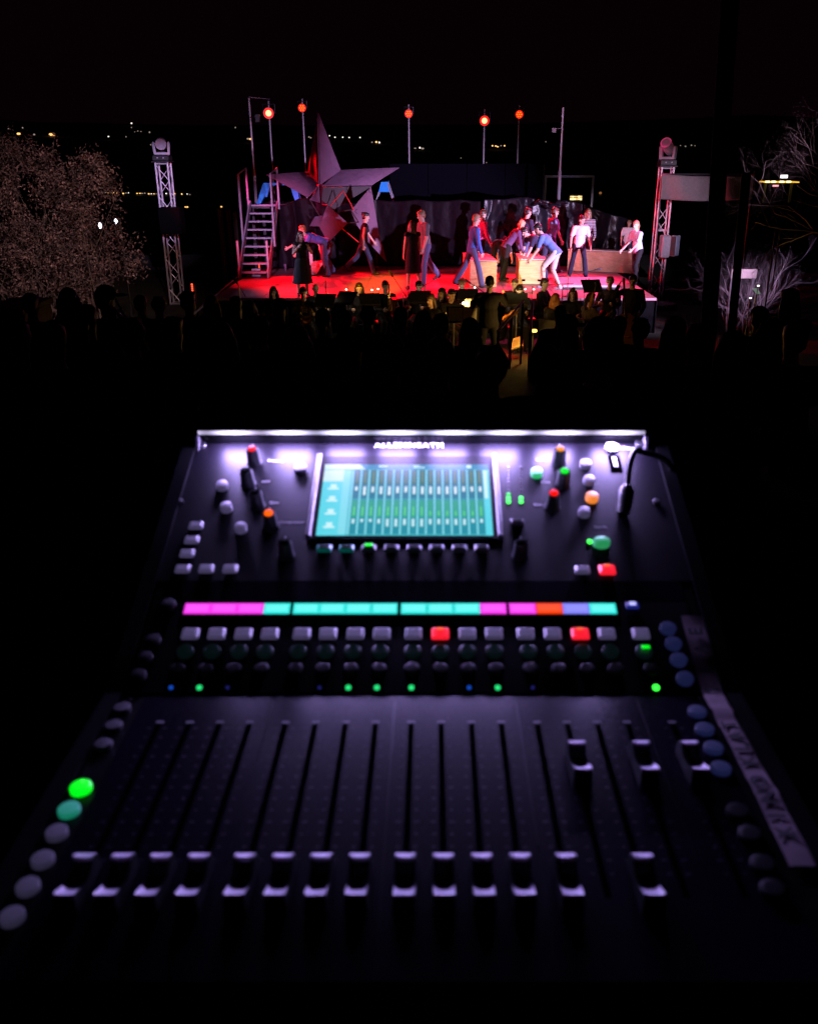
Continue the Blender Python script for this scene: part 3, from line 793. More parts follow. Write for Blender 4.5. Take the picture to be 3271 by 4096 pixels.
# ---------------------------------------------------------------- plywood boxes on the stage
M_ply = wood('plywood', (.46, .33, .14), (.66, .52, .26), 2.0)
M_pine = wood('pine_board', (.32, .17, .08), (.52, .31, .17), 2.5)
M_palewood = wood('pale_board_wood', (.55, .42, .30), (.72, .60, .46), 2.0)
def crate(fl, fr, bl_px, h, label, depth, rz, handles=True, mfront=M_ply):
    a, b = G(*fl, STAGE), G(*fr, STAGE)
    w = (b - a).length; ang = math.atan2((b - a).y, (b - a).x)
    t = thing('wooden_box', label, 'wooden box', a, None, 0)
    Mx = Matrix.Translation(a) @ Matrix.Rotation(ang, 4, 'Z')
    sk = math.tan(rz)                                   # the box is skewed only by how it stands: side walls run back along rz
    def q(x, y, z): return Mx @ Vector((x + y * sk, y, z))
    th = .022
    def pan(nm, pts, m, off=0):
        b_ = MB(); b_.slab([q(*p) for p in pts], th); o = b_.build(nm, m, t); return o
    pan('front_panel', [(0, 0, .01), (w, 0, .01), (w, 0, h - .025), (0, 0, h - .025)], mfront)
    pan('back_panel', [(0, depth, .01), (w, depth, .01), (w, depth, h - .025), (0, depth, h - .025)], mfront)
    pan('side_panel', [(.012, .013, .01), (.012, depth - .013, .01), (.012, depth - .013, h - .025), (.012, .013, h - .025)], mfront)
    pan('side_panel', [(w - .012, .013, .01), (w - .012, depth - .013, .01), (w - .012, depth - .013, h - .025), (w - .012, .013, h - .025)], mfront)
    pan('lid', [(-.015, -.02, h), (w + .015, -.02, h), (w + .015, depth + .015, h), (-.015, depth + .015, h)], M_palewood)
    if handles:
        for x in (w * .19, w * .79):
            b_ = MB(); b_.bbox((0, 0, 0), (.095, .03, .055), .006); put('handle_slot', b_.mesh('handle_slot', M_black), t, Mx @ Matrix.Translation((x, -.008, h * .17)))
    return t
crate((2072, 1137), (2179, 1139), None, .64, 'yellow lit plywood box with two dark hand slots at the front', 1.35, R(-6))
crate((1880, 1146), (1984, 1150), None, .66, 'plywood box with red lit lid behind the man in blue', 1.7, R(-20), False)
crate((2268, 1082), (2540, 1095), None, .60, 'long pine box with pale top board in front of the children', .35, R(5), False, M_pine)

# small open crate held by the bending man
c = G(1268, 1102, STAGE)
t = thing('open_frame', 'small pale tapered crate frame held by the bending dancer', 'crate frame', c)
M_pal = mat('pale_pink_board', (.66, .58, .56), .6)
q = lambda px, py, d=0: P(px, py, c.y - d)
for pts, nm in (([q(1245, 1065), q(1293, 1052), q(1266, 1098), q(1248, 1100)], 'front_board'), ([q(1272, 973, .1), q(1279, 985, .12), q(1297, 1048, .05), q(1289, 1050, .0)], 'side_board'),
                ([q(1236, 1000, -.25), q(1249, 1002, -.25), q(1252, 1058, -.2), q(1240, 1060, -.2)], 'back_board'), ([q(1244, 1063), q(1293, 1051), q(1288, 1040, -.3), q(1250, 1048, -.3)], 'rim')):
    b_ = MB(); b_.slab(pts, .02); b_.build(nm, M_pal, t)
b_ = MB(); b_.tube([c + Vector((-.02, 0.1, 0)), c + Vector((0, .1, .12))], .02, 6); b_.build('prop', M_dark, t)

# ================================================================ PEOPLE
M_skin = mat('skin', (0.55, 0.36, 0.28), 0.5, var=.06, scale=30)
M_skin_d = mat('skin_tan', (0.42, 0.26, 0.19), 0.5, var=.06, scale=30)
def cloth(name, c): return mat('fabric_' + name, c, 0.85, var=.10, scale=14, bump=.7, bscale=16, dist=.012, spec=.2)
HAIR = {k: mat('hair_' + k, c, 0.45, var=.3, scale=60, bump=.8, bscale=90, stretch=(1, 1, .15), dist=.006) for k, c in
        dict(brown=(.06, .035, .02), dark=(.014, .011, .010), blond=(.48, .33, .15), fair=(.26, .16, .08), grey=(.32, .29, .28), red=(.28, .10, .03)).items()}
M_shoe = mat('shoe_black', (.015, .015, .016), .5)
M_shoe_w = mat('shoe_pale', (.5, .48, .46), .6)
M_eye = mat('eye_dark', (.02, .015, .012), .2)
M_lip = mat('lip', (.30, .10, .09), .5)

def rotx(v, a): return Matrix.Rotation(a, 3, 'X') @ v
def fk(h, lean=4, head=0, hyaw=0, aL=(4, 10, 10), aR=(4, 10, 10), lL=(0, 3, 4), lR=(0, 3, 4), twist=0, female=False, side=0, shrug=0):
    """arm: (forward swing, out, elbow bend), leg: (forward swing, knee bend, out); degrees. Faces +y."""
    s = h / 1.75; J = {'s': s}
    up = Vector((math.sin(R(side)), math.sin(R(lean)) * math.cos(R(side)), math.cos(R(lean)) * math.cos(R(side)))).normalized()
    X = Vector((1, 0, 0)); Fw = up.cross(X).normalized()
    X = Fw.cross(up).normalized()
    Xt = Matrix.Rotation(R(twist), 3, up) @ X
    pel = Vector((0, 0, 0)); J['pel'] = pel; J['up'] = up; J['X'] = X; J['Xt'] = Xt; J['F'] = Fw
    J['waist'] = pel + up * .17 * s; J['chest'] = pel + up * .33 * s; J['neck'] = pel + up * .515 * s
    hl = R(lean * .55 + head)
    hu = Vector((math.sin(R(side)) * .6, math.sin(hl), math.cos(hl))).normalized()
    J['hup'] = hu; J['head'] = J['neck'] + (up * .35 + hu * .65).normalized() * .10 * s + hu * .075 * s
    hf = Matrix.Rotation(R(hyaw), 3, hu) @ hu.cross(Vector((1, 0, 0))).normalized(); J['hf'] = hf; J['hx'] = hf.cross(hu).normalized()
    sw = (.165 if female else .19) * s
    for k, sg, a, l in (('L', -1, aL, lL), ('R', 1, aR, lR)):
        sh = J['neck'] - up * (.055 - shrug) * s + Xt * sg * sw; J['sh' + k] = sh
        def adir(sp, ab): return Vector((sg * math.sin(R(ab)), math.sin(R(sp)) * math.cos(R(ab)), -math.cos(R(sp)) * math.cos(R(ab))))
        J['el' + k] = sh + adir(a[0], a[1]) * .29 * s
        d2 = adir(a[0] + a[2], a[3] if len(a) > 3 else a[1] * .4); J['wr' + k] = J['el' + k] + d2 * .255 * s; J['hd' + k] = d2
        hp = pel + Vector((sg * .092 * s, 0, -.02 * s)); J['hp' + k] = hp
        o = l[2] if len(l) > 2 else 4
        def ldir(sp, ab): return Vector((sg * math.sin(R(ab)), math.sin(R(sp)) * math.cos(R(ab)), -math.cos(R(sp)) * math.cos(R(ab))))
        J['kn' + k] = hp + ldir(l[0], o) * .435 * s
        sp2 = l[0] - l[1]; J['an' + k] = J['kn' + k] + ldir(sp2, o * .7) * .42 * s
        fp = R(min(55, max(-8, -sp2 * .75 - 8))) if sp2 < -12 else 0
        J['ft' + k] = Vector((sg * .12, math.cos(fp), -math.sin(fp))).normalized(); J['fp' + k] = fp
    return J

def remesh(o, vox, it=3):
    md = o.modifiers.new('surface', 'REMESH'); md.mode = 'VOXEL'; md.voxel_size = vox; md.use_smooth_shade = True
    if it:
        m2 = o.modifiers.new('smooth', 'SMOOTH'); m2.factor = .5; m2.iterations = it

def person(label, at, yaw, J, h=1.75, group=None, skin=None, top=None, sleeves='short', bottom=None, legs='long', skirt=None, hair='brown', hairstyle='short',
           shoes=None, female=False, res=1.0, faces=True, seat=None, fingers=True, jacket_open=False, name='person', stripes=None, belly=1.0):
    s = J['s']; skin = skin or M_skin
    low = min(min(J['an' + k].z - .085 * s - (.10 * s if J['fp' + k] > .3 else 0) for k in 'LR'), 9)
    dz = -low if seat is None else seat
    t = thing(name, label, 'person', at, group, yaw)
    Mw = WORLD[t] @ Matrix.Translation((0, 0, dz))
    up, X, Xt, Fw = J['up'], J['X'], J['Xt'], J['F']
    Mt = Matrix((Xt, Fw, up)).transposed(); Mp = Matrix((X, (Fw + Vector((0, .6, 0))).normalized(), up)).transposed()
    Mh = Matrix((J['hx'], J['hf'], J['hup'])).transposed()
    n = 10
    def torso(b, i):
        w = .9 if female else 1.0
        b.ell(J['pel'] + up * .01 * s, ((.155 if not female else .165) * s + i, .112 * s * belly + i, .125 * s + i), Mp)
        b.ell(J['waist'], (.137 * s * w + i, .098 * s * belly + i, .15 * s + i), Mt)
        b.ell(J['chest'] + up * .02 * s, (.165 * s * w + i, .112 * s + i, .175 * s + i), Mt)
        if female: 
            for sg in (-1, 1): b.ell(J['chest'] + Xt * sg * .07 * s + Fw * .075 * s, (.06 * s + i, .055 * s + i, .06 * s + i), Mt)
        for k in 'LR': b.cap(J['neck'] - up * .06 * s, J['sh' + k], .075 * s + i, .058 * s + i, n)
    def arm(b, i, lo):
        for k in 'LR':
            b.cap(J['sh' + k], J['el' + k], (.056 if not female else .046) * s + i, .040 * s + i, n)
            if lo: b.cap(J['el' + k], J['wr' + k], .040 * s + i, (.027 + (.004 if i else 0)) * s + i, n)
    def leg(b, i, lo):
        for k in 'LR':
            kn = J['kn' + k]
            if lo == 'short': kn = J['hp' + k].lerp(kn, .86)
            b.cap(J['hp' + k], kn, .088 * s + i, (.056 if lo != 'short' else .068) * s + i, n)
            if lo == 'long' or lo is True:
                mid = J['kn' + k].lerp(J['an' + k], .35)
                e = .010 if i else 0; b.cap(J['kn' + k], mid, (.054 + e) * s + i, (.056 + e) * s + i, n); b.cap(mid, J['an' + k], (.055 + e) * s + i, (.038 + (.026 if i else 0)) * s + i, n)
    # --- body: one continuous surface
    b = MB(); torso(b, -.004); arm(b, 0, True); leg(b, 0, True)
    b.cap(J['neck'] - up * .05 * s, J['head'] - J['hup'] * .06 * s, .056 * s, .052 * s, n)
    hc = J['head']
    b.ell(hc + J['hup'] * .025 * s - J['hf'] * .012 * s, (.075 * s, .092 * s, .092 * s), Mh)
    b.ell(hc - J['hup'] * .045 * s + J['hf'] * .018 * s, (.058 * s, .070 * s, .078 * s), Mh)
    if faces:
        b.cap(hc + J['hf'] * .083 * s + J['hup'] * .015 * s, hc + J['hf'] * .103 * s - J['hup'] * .022 * s, .010 * s, .016 * s, 8)
        b.ell(hc + J['hf'] * .076 * s - J['hup'] * .10 * s, (.026 * s, .02 * s, .02 * s), Mh)
        b.ell(hc + J['hf'] * .074 * s + J['hup'] * .035 * s, (.052 * s, .02 * s, .014 * s), Mh)
        for sg in (-1, 1): b.ell(hc + J['hx'] * sg * .078 * s - J['hf'] * .008 * s, (.012 * s, .022 * s, .033 * s), Mh, 8, 6)
    for k in 'LR':
        d = J['hd' + k].normalized(); w = J['wr' + k]
        nrm = (J['X'] * (1 if k == 'R' else -1)); nrm = (nrm - d * nrm.dot(d)).normalized(); sp = d.cross(nrm).normalized()
        if sp.y < 0 and abs(d.y) < .95: sp = -sp
        Mq = Matrix((nrm, sp, d)).transposed()
        b.ell(w + d * .05 * s, (.017 * s, .040 * s, .055 * s), Mq, 10, 6)
        if fingers:
            for q, (off, ln) in enumerate(((.029, .070), (.010, .080), (-.010, .074), (-.028, .058))):
                p0 = w + d * .075 * s + sp * off * s; p1 = p0 + (d * .92 - nrm * .25 * 1).normalized() * ln * .5 * s + sp * off * .15 * s; p2 = p1 + (d * .6 - nrm * .75).normalized() * ln * .5 * s
                b.cap(p0, p1, .0095 * s, .009 * s, 7); b.cap(p1, p2, .009 * s, .008 * s, 7)
            p0 = w + d * .03 * s + sp * .026 * s; p1 = p0 + (d * .6 + sp * .75 - nrm * .25).normalized() * .045 * s; p2 = p1 + (d * .9 + sp * .1 - nrm * .3).normalized() * .035 * s
            b.cap(p0, p1, .013 * s, .0105 * s, 7); b.cap(p1, p2, .0105 * s, .009 * s, 7)
        f = J['ft' + k]; a = J['an' + k]
        if shoes is False: b.cap(a - Vector((0, 0, .05 * s)), a - Vector((0, 0, .055 * s)) + f * .14 * s, .034 * s, .028 * s, 8)
    o = put('body', b.mesh('body', skin), t, Mw); remesh(o, .0095 * res if fingers else .014 * res, 2)
    # --- clothing
    if top:
        b = MB(); fit = .016 if female else .024
        b.ell(J['waist'], (.140 * s + fit, .100 * s * belly + fit, .16 * s), Mt)
        b.ell(J['chest'] + up * .02 * s, (.168 * s + fit * .6, .114 * s + fit * .7, .18 * s), Mt)
        if female:
            for sg in (-1, 1): b.ell(J['chest'] + Xt * sg * .07 * s + Fw * .075 * s, (.072 * s, .066 * s, .072 * s), Mt)
        for k in 'LR': b.cap(J['neck'] - up * .06 * s, J['sh' + k], .082 * s, .070 * s, n)
        hz = [(.145, .16), (.152, .08), (.163, 0), (.160, -.08), (.154, -.085)]
        hs = J['pel'] + up * .0
        b.lathe([(r_ * s + fit * .55, z_ * s) for r_, z_ in hz], 18, Matrix.Translation(hs) @ Mp.to_4x4() @ Matrix.Diagonal((1, .74 * max(1, belly), 1, 1)))
        b.cap(J['neck'] - up * .075 * s, J['neck'] - up * .03 * s, .085 * s, .064 * s, n)
        if sleeves == 'long': arm(b, .012, True)
        elif sleeves == 'short':
            for k in 'LR': b.cap(J['sh' + k], J['sh' + k].lerp(J['el' + k], .72), .056 * s + .014, .050 * s + .014, n)
        o = put('shirt', b.mesh('shirt', top), t, Mw); remesh(o, .016 * res)
    if bottom:
        b = MB(); b.ell(J['pel'], (.160 * s + .006, .116 * s + .006, .13 * s), Mp); leg(b, .011, legs)
        for k in 'LR': b.cap(J['pel'], J['hp' + k], .115 * s, .10 * s, n)
        o = put('trousers' if legs == 'long' else 'shorts', b.mesh('trousers', bottom), t, Mw); remesh(o, .016 * res)
    if skirt:
        b = MB(); m_, ln, flare = skirt
        wst = J['waist'] - up * .03 * s; mid = (J['knL'] + J['knR']) / 2
        hem = J['pel'] + (mid - J['pel']).normalized() * ln * s
        b.lathe([(.135 * s, 0), (.19 * s, .14 * s), (flare * s, (wst - hem).length), (flare * s * .97, (wst - hem).length + .004)], 20,
                Matrix.Translation(wst) @ (hem - wst).to_track_quat('Z', 'Y').to_matrix().to_4x4() @ Matrix.Diagonal((1, .78, 1, 1)))
        bb = MB(); zz = b.v
        o = put('skirt', b.mesh('skirt', m_), t, Mw); remesh(o, .018 * res)
    if shoes is not False:
        for k in 'LR':
            f = J['ft' + k]; a = J['an' + k]; b = MB(); sc = s; dn = Vector((0, 0, -1)); dn = (dn - f * dn.dot(f)).normalized()
            b.cap(a + dn * .045 * sc - f * .03 * sc, a + dn * .05 * sc + f * .15 * sc, .042 * sc, .034 * sc, 8)
            b.cap(a + dn * .0 * sc, a + dn * .05 * sc, .046 * sc, .046 * sc, 8)
            o = put('shoe', b.mesh('shoe', shoes or M_shoe), t, Mw); remesh(o, .014 * res, 1)
    # --- hair
    hm = HAIR[hair] if isinstance(hair, str) else hair
    if hairstyle != 'bald':
        b = MB(); hf, hu, hx = J['hf'], J['hup'], J['hx']
        b.ell(hc + hu * .045 * s - hf * .022 * s, (.084 * s, .096 * s, .088 * s), Mh)
        b.ell(hc - hu * .01 * s - hf * .05 * s, (.075 * s, .062 * s, .075 * s), Mh)
        b.ell(hc + hu * .085 * s + hf * .045 * s, (.066 * s, .045 * s, .034 * s), Mh)
        dn = Vector((0, 0, -1))
        if hairstyle in ('long', 'wavy'):
            L = .30 if hairstyle == 'long' else .22
            for sg in (-1, -.5, 0, .5, 1):
                p0 = hc + hx * sg * .070 * s - hf * (.06 - .035 * abs(sg)) * s
                p1 = hc + hx * sg * .085 * s - hf * (.075 - .03 * abs(sg)) * s + dn * .14 * s; p2 = p1 + dn * (L - .14) * s + hf * .01 * s
                b.cap(p0, p1, .040 * s, .042 * s, 8); b.cap(p1, p2, .042 * s, .022 * s, 8)
        elif hairstyle == 'ponytail':
            p0 = hc - hf * .10 * s + hu * .05 * s; p1 = p0 - hf * .05 * s + dn * .10 * s; p2 = p1 + dn * .20 * s
            b.cap(p0, p1, .034 * s, .038 * s, 8); b.cap(p1, p2, .038 * s, .014 * s, 8)
        elif hairstyle == 'bun':
            b.ell(hc - hf * .11 * s + hu * .07 * s, (.045 * s, .045 * s, .045 * s))
        elif hairstyle == 'curly':
            for q in range(14):
                a = q * 2.4; b.ell(hc + hu * (.05 + .05 * math.sin(q * 1.7)) * s - hf * (.02 + .05 * math.cos(a)) * s + hx * .07 * math.sin(a) * s, (.034 * s,) * 3, None, 8, 6)
        o = put('hair', b.mesh('hair', hm), t, Mw); remesh(o, .012 * res, 1)
    if faces:
        for sg in (-1, 1):
            b = MB(); b.ell(hc + J['hf'] * .076 * s + J['hx'] * sg * .030 * s + J['hup'] * .012 * s, (.012 * s, .010 * s, .007 * s), Mh, 8, 6); put('eye', b.mesh('eye', M_eye, True), t, Mw)
        b = MB(); b.ell(hc + J['hf'] * .080 * s - J['hup'] * .062 * s, (.022 * s, .008 * s, .006 * s), Mh, 8, 6); put('mouth', b.mesh('mouth', M_lip, True), t, Mw)
    return t, Mw

C_black = cloth('black', (.014, .013, .015)); C_char = cloth('charcoal', (.045, .045, .055)); C_grey = cloth('grey', (.13, .13, .15))
C_navy = cloth('navy', (.03, .035, .075)); C_jean = cloth('jeans', (.09, .11, .22)); C_djean = cloth('dark_jeans', (.035, .04, .075))
C_blue = cloth('blue', (.07, .16, .55)); C_lblue = cloth('light_blue', (.22, .33, .62)); C_tee = cloth('steel_blue', (.10, .17, .40))
C_mag = cloth('magenta', (.50, .06, .20)); C_purple = cloth('purple', (.12, .06, .15)); C_white = cloth('white', (.70, .66, .70)); C_pale = cloth('pale_pink', (.66, .58, .66))
C_short = cloth('pale_shorts', (.52, .48, .46)); C_brown = cloth('brown', (.12, .08, .05))
# striped cloth: flat woven stripes
C_stripe = bpy.data.materials.new('fabric_striped'); C_stripe.use_nodes = True
_n = C_stripe.node_tree.nodes; _b = _n['Principled BSDF']; _b.inputs['Roughness'].default_value = .85
_t = _n.new('ShaderNodeTexCoord'); _s = _n.new('ShaderNodeSeparateXYZ'); _w = _n.new('ShaderNodeMath'); _w.operation = 'MULTIPLY'; _w.inputs[1].default_value = 24.0
_f = _n.new('ShaderNodeMath'); _f.operation = 'FRACT'; _g = _n.new('ShaderNodeMath'); _g.operation = 'GREATER_THAN'; _g.inputs[1].default_value = .5
_m = _n.new('ShaderNodeMix'); _m.data_type = 'RGBA'; _m.inputs[6].default_value = (.03, .03, .06, 1); _m.inputs[7].default_value = (.62, .58, .62, 1)
_l = C_stripe.node_tree.links; _l.new(_t.outputs['Object'], _s.inputs[0]); _l.new(_s.outputs['Z'], _w.inputs[0]); _l.new(_w.outputs[0], _f.inputs[0]); _l.new(_f.outputs[0], _g.inputs[0]); _l.new(_g.outputs[0], _m.inputs[0]); _l.new(_m.outputs[2], _b.inputs['Base Color'])

PG = 'dancers on the red stage'
def g(px, py): return G(px, py, STAGE)
RT, LF, CAM, AWAY = R(-90), R(90), R(180), 0.0
def hgt(px, py_top, at): return P(px, py_top, at.y).z - STAGE

# 1 girl in a dark dress, hands at her chest
a = g(1214, 1184)
person('girl in dark flared dress holding her hands to her chest at the front', a, R(200), fk(1.50, 2, 6, 20, (35, 18, 105, -25), (35, 18, 105, -25), (0, 2, 3), (0, 2, 3), female=True), 1.5, PG,
       top=C_black, sleeves='none', skirt=(C_char, .60, .30), hair='brown', hairstyle='long', female=True)
# 2 bending dancer in blue
a = g(1298, 1104)
person('bending dancer in blue shirt holding the pale crate frame', a, R(112), fk(1.78, 74, -30, 0, (30, 10, 22), (52, 8, 12), (6, 22, 6), (-14, 14, 6)), 1.78, PG, top=cloth('violet_blue', (.12, .12, .42)), bottom=C_jean, hair='red', hairstyle='curly')
# 3 dark walker
a = g(1458, 1098)
person('woman all in black striding to the right past the star', a, R(-82), fk(1.72, 6, 8, 0, (22, 6, 14), (-12, 8, 10), (-26, 22, 3), (20, 4, 3), female=True), 1.72, PG, top=C_black, sleeves='none', bottom=C_djean, hair='dark', hairstyle='bun', female=True)
# 4 tall man in grey
a = g(1702, 1138)
person('tall man in grey t-shirt looking down at the woman before him', a, R(118), fk(1.88, 7, 16, 0, (10, 12, 12), (2, 14, 14), (14, 8, 5), (-22, 18, 5)), 1.88, PG, top=C_grey, bottom=C_jean, hair='fair')
# 5 woman in black dress
a = g(1652, 1158)
person('long haired woman in black knee dress standing before the tall man', a, R(20), fk(1.66, 3, 4, -30, (8, 6, 8), (4, 8, 12), (4, 4, 3), (-10, 8, 3), female=True), 1.66, PG,
       top=C_black, sleeves='none', skirt=(C_black, .52, .235), hair='brown', hairstyle='long', female=True, shoes=M_shoe)
# 6 man in blue
a = g(1886, 1154)
person('man in bright blue long sleeved top and jeans walking right', a, R(-70), fk(1.80, 6, 12, 0, (8, 8, 14), (4, 8, 12), (-20, 14, 4), (16, 4, 4)), 1.80, PG, top=C_blue, sleeves='long', bottom=C_jean, hair='fair')
# 7 magenta
a = g(1918, 1098)
person('person in loose magenta top behind the man in blue', a, R(-62), fk(1.74, 4, 12, 0, (6, 8, 12), (8, 10, 16), (4, 4), (-4, 4), female=True), 1.74, PG, top=C_mag, sleeves='long', bottom=C_black, hair='brown', female=True, belly=1.12)
# 8 bending, seen from behind
a = g(1990, 1116)
person('dancer in black bending away with rounded back between the boxes', a, R(-18), fk(1.74, 98, 10, 0, (35, 6, 5), (35, 6, 5), (-6, 10, 6), (2, 16, 6), female=True), 1.74, PG, top=C_char, bottom=C_black, hair='dark', hairstyle='bun', female=True, belly=1.1)
# 9 blond, bending
a = g(2020, 1122)
person('blond woman in dark purple top bending over between the boxes', a, R(-72), fk(1.70, 40, 12, -10, (18, 6, 10), (8, 8, 10), (8, 16, 4), (-8, 10, 4), female=True), 1.70, PG, top=C_purple, sleeves='long', bottom=C_black, hair='blond', hairstyle='long', female=True)
# 10 navy man
a = g(2092, 1098)
person('dark haired man in navy shirt and jeans behind the blond woman', a, R(-58), fk(1.80, 5, 14, 0, (4, 8, 12), (14, 10, 16), (8, 6), (-8, 8)), 1.80, PG, top=C_navy, bottom=C_jean, hair='dark')
# 11 bending dark, arms on box
a = g(2168, 1118)
person('dark haired dancer in navy reaching both arms down onto the lit box', a, R(112), fk(1.74, 66, 0, 0, (22, 10, 8), (12, 10, 10), (10, 22, 6), (-4, 20, 6)), 1.74, PG, top=C_navy, bottom=C_djean, hair='dark')
# 12 man in tee and shorts leaning over
a = g(2214, 1160)
person('man in steel blue t-shirt and pale shorts leaning over the lit box', a, R(68), fk(1.82, 44, 10, 0, (14, 8, 22), (24, 8, 16), (38, 46, 7), (12, 38, 7)), 1.82, PG, top=C_tee, bottom=C_short, legs='short', hair='dark', shoes=M_shoe_w)
# 13 light blue man
a = g(2196, 1090)
person('man in light blue t-shirt walking right before the crumpled sheet', a, R(-70), fk(1.80, 6, 12, 0, (2, 8, 12), (10, 8, 14), (-16, 14), (14, 4)), 1.80, PG, top=C_lblue, bottom=C_jean, hair='brown')
# 14 pale tee
a = g(2308, 1106)
person('boy in pale pink t-shirt and dark trousers stepping forward', a, R(186), fk(1.66, 8, 14, 30, (8, 14, 14), (4, 16, 14), (16, 8, 8), (-8, 8, 8)), 1.66, PG, top=C_pale, bottom=cloth('dark_navy', (.02, .022, .045)), hair='dark')
# 15 striped
a = g(2338, 1080)
person('long haired woman in navy and white striped top behind the boy', a, R(168), fk(1.72, 4, 10, 20, (14, 10, 40), (8, 10, 30), (2, 2), (2, 2), female=True), 1.72, PG, top=C_stripe, sleeves='long', bottom=C_black, hair='fair', hairstyle='long', female=True)
# 16 boy behind the box
a = g(2500, 1066)
person('fair haired boy in white t-shirt standing behind the long box', a, R(176), fk(1.36, 6, 10, -25, (10, 12, 20), (10, 12, 20), (2, 2), (2, 2)), 1.36, PG, top=C_white, bottom=C_djean, hair='fair')
# 17 girl with ponytail
a = g(2538, 1132)
person('girl with ponytail in white and blue top beside the long box', a, R(122), fk(1.62, 12, 6, 10, (32, 12, 20), (20, 10, 25), (22, 30, 5), (-6, 14, 5), female=True), 1.62, PG, top=cloth('sky_white', (.46, .56, .72)), bottom=C_black, hair='fair', hairstyle='ponytail', female=True)

# ================================================================ MUSICIANS IN THE PIT
MG = 'musicians in the pit before the stage'
M_chair = mat('chair_black', (.02, .02, .022), .5, metal=.3)
def chair(at, yaw, lab='plain black chair under a musician', grp='musicians chairs', h=.46):
    t = thing('chair', lab, 'chair', at, grp, yaw); Mw = WORLD[t]
    m = MB(); m.bbox((0, 0, h - .02), (.44, .42, .04), .01); put('seat', m.mesh('seat', M_chair), t, Mw)
    m = MB(); m.bbox((0, -.22, h + .28), (.42, .03, .26), .01); put('backrest', m.mesh('backrest', M_chair), t, Mw)
    for x in (-.19, .19):
        for y in (-.21, .19):
            m = MB(); m.tube([(x, y, 0), (x, y, h - .03 if y > 0 else h + .4)], .011, 5); put('leg', m.mesh('leg', M_chair), t, Mw)
    return t
SEATED = dict(lL=(84, 86, 7), lR=(84, 86, 7))
def musician(label, px, py, Y, yaw, aL, aR, top=C_black, hair='dark', style='short', female=False, lean=6, head=8, hyaw=0, skin=None, h=1.72, res=1.25, standing=False):
    p = P(px, py, Y)
    J = fk(h, lean, head, hyaw, aL, aR, **({} if standing else SEATED), female=female)
    topz = (J['head'] + J['hup'] * .13 * J['s']).z
    hx = Matrix.Rotation(yaw, 3, 'Z') @ Vector((J['head'].x, J['head'].y, 0))
    at = Vector((p.x - hx.x, p.y - hx.y, PIT))
    seat = p.z - PIT - topz if not standing else None
    t, Mw = person(label, at, yaw, J, h, MG, skin or M_skin, top, 'long', C_black, 'long', None, hair, style, None, female, res, True, seat, True)
    if not standing: chair(at, yaw, h=max(.3, seat - .10))
    return t, Mw, J
HOLD = ((30, 14, 70, -20), (30, 14, 70, -20))
musician('long haired musician before the red floor at the near corner', 1092, 1146, 19.8, R(170), *HOLD, hair='brown', style='wavy', female=True)
hornist = musician('musician in black jacket with a french horn', 1212, 1148, 19.4, R(188), (28, 16, 75, -10), (24, 20, 80, -25), hair='dark')
musician('balding musician facing right with glasses low on nose', 1262, 1134, 20.2, R(205), *HOLD, hair='brown', style='bald')
musician('musician with long straight dark hair behind a music stand', 1436, 1130, 20.2, R(180), *HOLD, hair='dark', style='long', female=True)
sax = musician('short haired musician playing a saxophone by the boom microphone', 1541, 1122, 20.0, R(200), (26, 14, 70, -20), (30, 14, 60, -20), hair='dark')
musician('musician bent forward before the woman in black dress', 1674, 1124, 20.0, R(170), *HOLD, hair='dark', head=20)
musician('fair haired musician at the front of the plywood box', 1846, 1112, 20.6, R(150), *HOLD, hair='fair', head=14)
musician('musician with dark fringe low beside the bright lamp', 1806, 1156, 18.7, R(215), *HOLD, hair='dark', head=16)
musician('musician with headband near the music lamp', 1766, 1150, 19.3, R(150), *HOLD, hair='brown', style='long', female=True)
musician('musician seen side on in the shadow left of the lamp', 1722, 1176, 18.2, R(140), *HOLD, hair='brown', style='wavy', female=True)
musician('musician with glasses between the two boxes', 2058, 1113, 20.6, R(165), *HOLD, hair='brown')
musician('dark haired musician reading a lit score under the boxes', 2078, 1140, 19.2, R(180), *HOLD, hair='dark', head=22)
musician('musician in profile with cropped dark hair right of the lit box', 2178, 1112, 20.4, R(-120), *HOLD, hair='dark')
musician('musician with long orange lit hair turned away from us', 2222, 1172, 18.2, R(-30), *HOLD, hair='red', style='long', female=True)
musician('violinist with brown hair tied back by the pit lamp', 2364, 1170, 18.6, R(-60), (60, 30, 60, -10), (40, 20, 80, -10), hair='brown', style='ponytail', female=True, top=C_brown)
musician('grey haired musician with curly fringe lit from behind', 2440, 1106, 20.2, R(160), *HOLD, hair='grey', style='curly')
bassist = musician('bass player in black with raised left hand on the neck', 2532, 1098, 19.6, R(165), (24, 16, 40, -10), (70, 34, 95, -20), hair='dark', standing=False, h=1.85)
musician('young musician low behind the handrail', 2292, 1150, 19.8, R(175), *HOLD, hair='brown', style='wavy', female=True)
cond = musician('conductor seen from behind in black before the orchestra', 1958, 1108, 16.6, R(0), (38, 22, 60, 0), (50, 24, 70, 0), hair='dark', standing=True, h=1.80, head=4, lean=2)
p = cond[0].location; zt = p.z
t = thing('podium', 'small black podium under the conductor', 'podium', (p.x, p.y, ground_z(p.y)))
WORLD[cond[0]]
# lift conductor so that the head meets its place
hd = P(1958, 1108, 16.6).z - 1.80
cond[0].location.z = hd
m = MB(); m.bbox((p.x, p.y, (hd + ground_z(p.y) - .3) / 2), (.9, .9, hd - ground_z(p.y) + .3), .02); m.build('riser', M_dark, t)
m = MB(); m.bbox((p.x, p.y - .0, hd - .012), (.96, .96, .02), .004); m.build('mat', M_black, t)

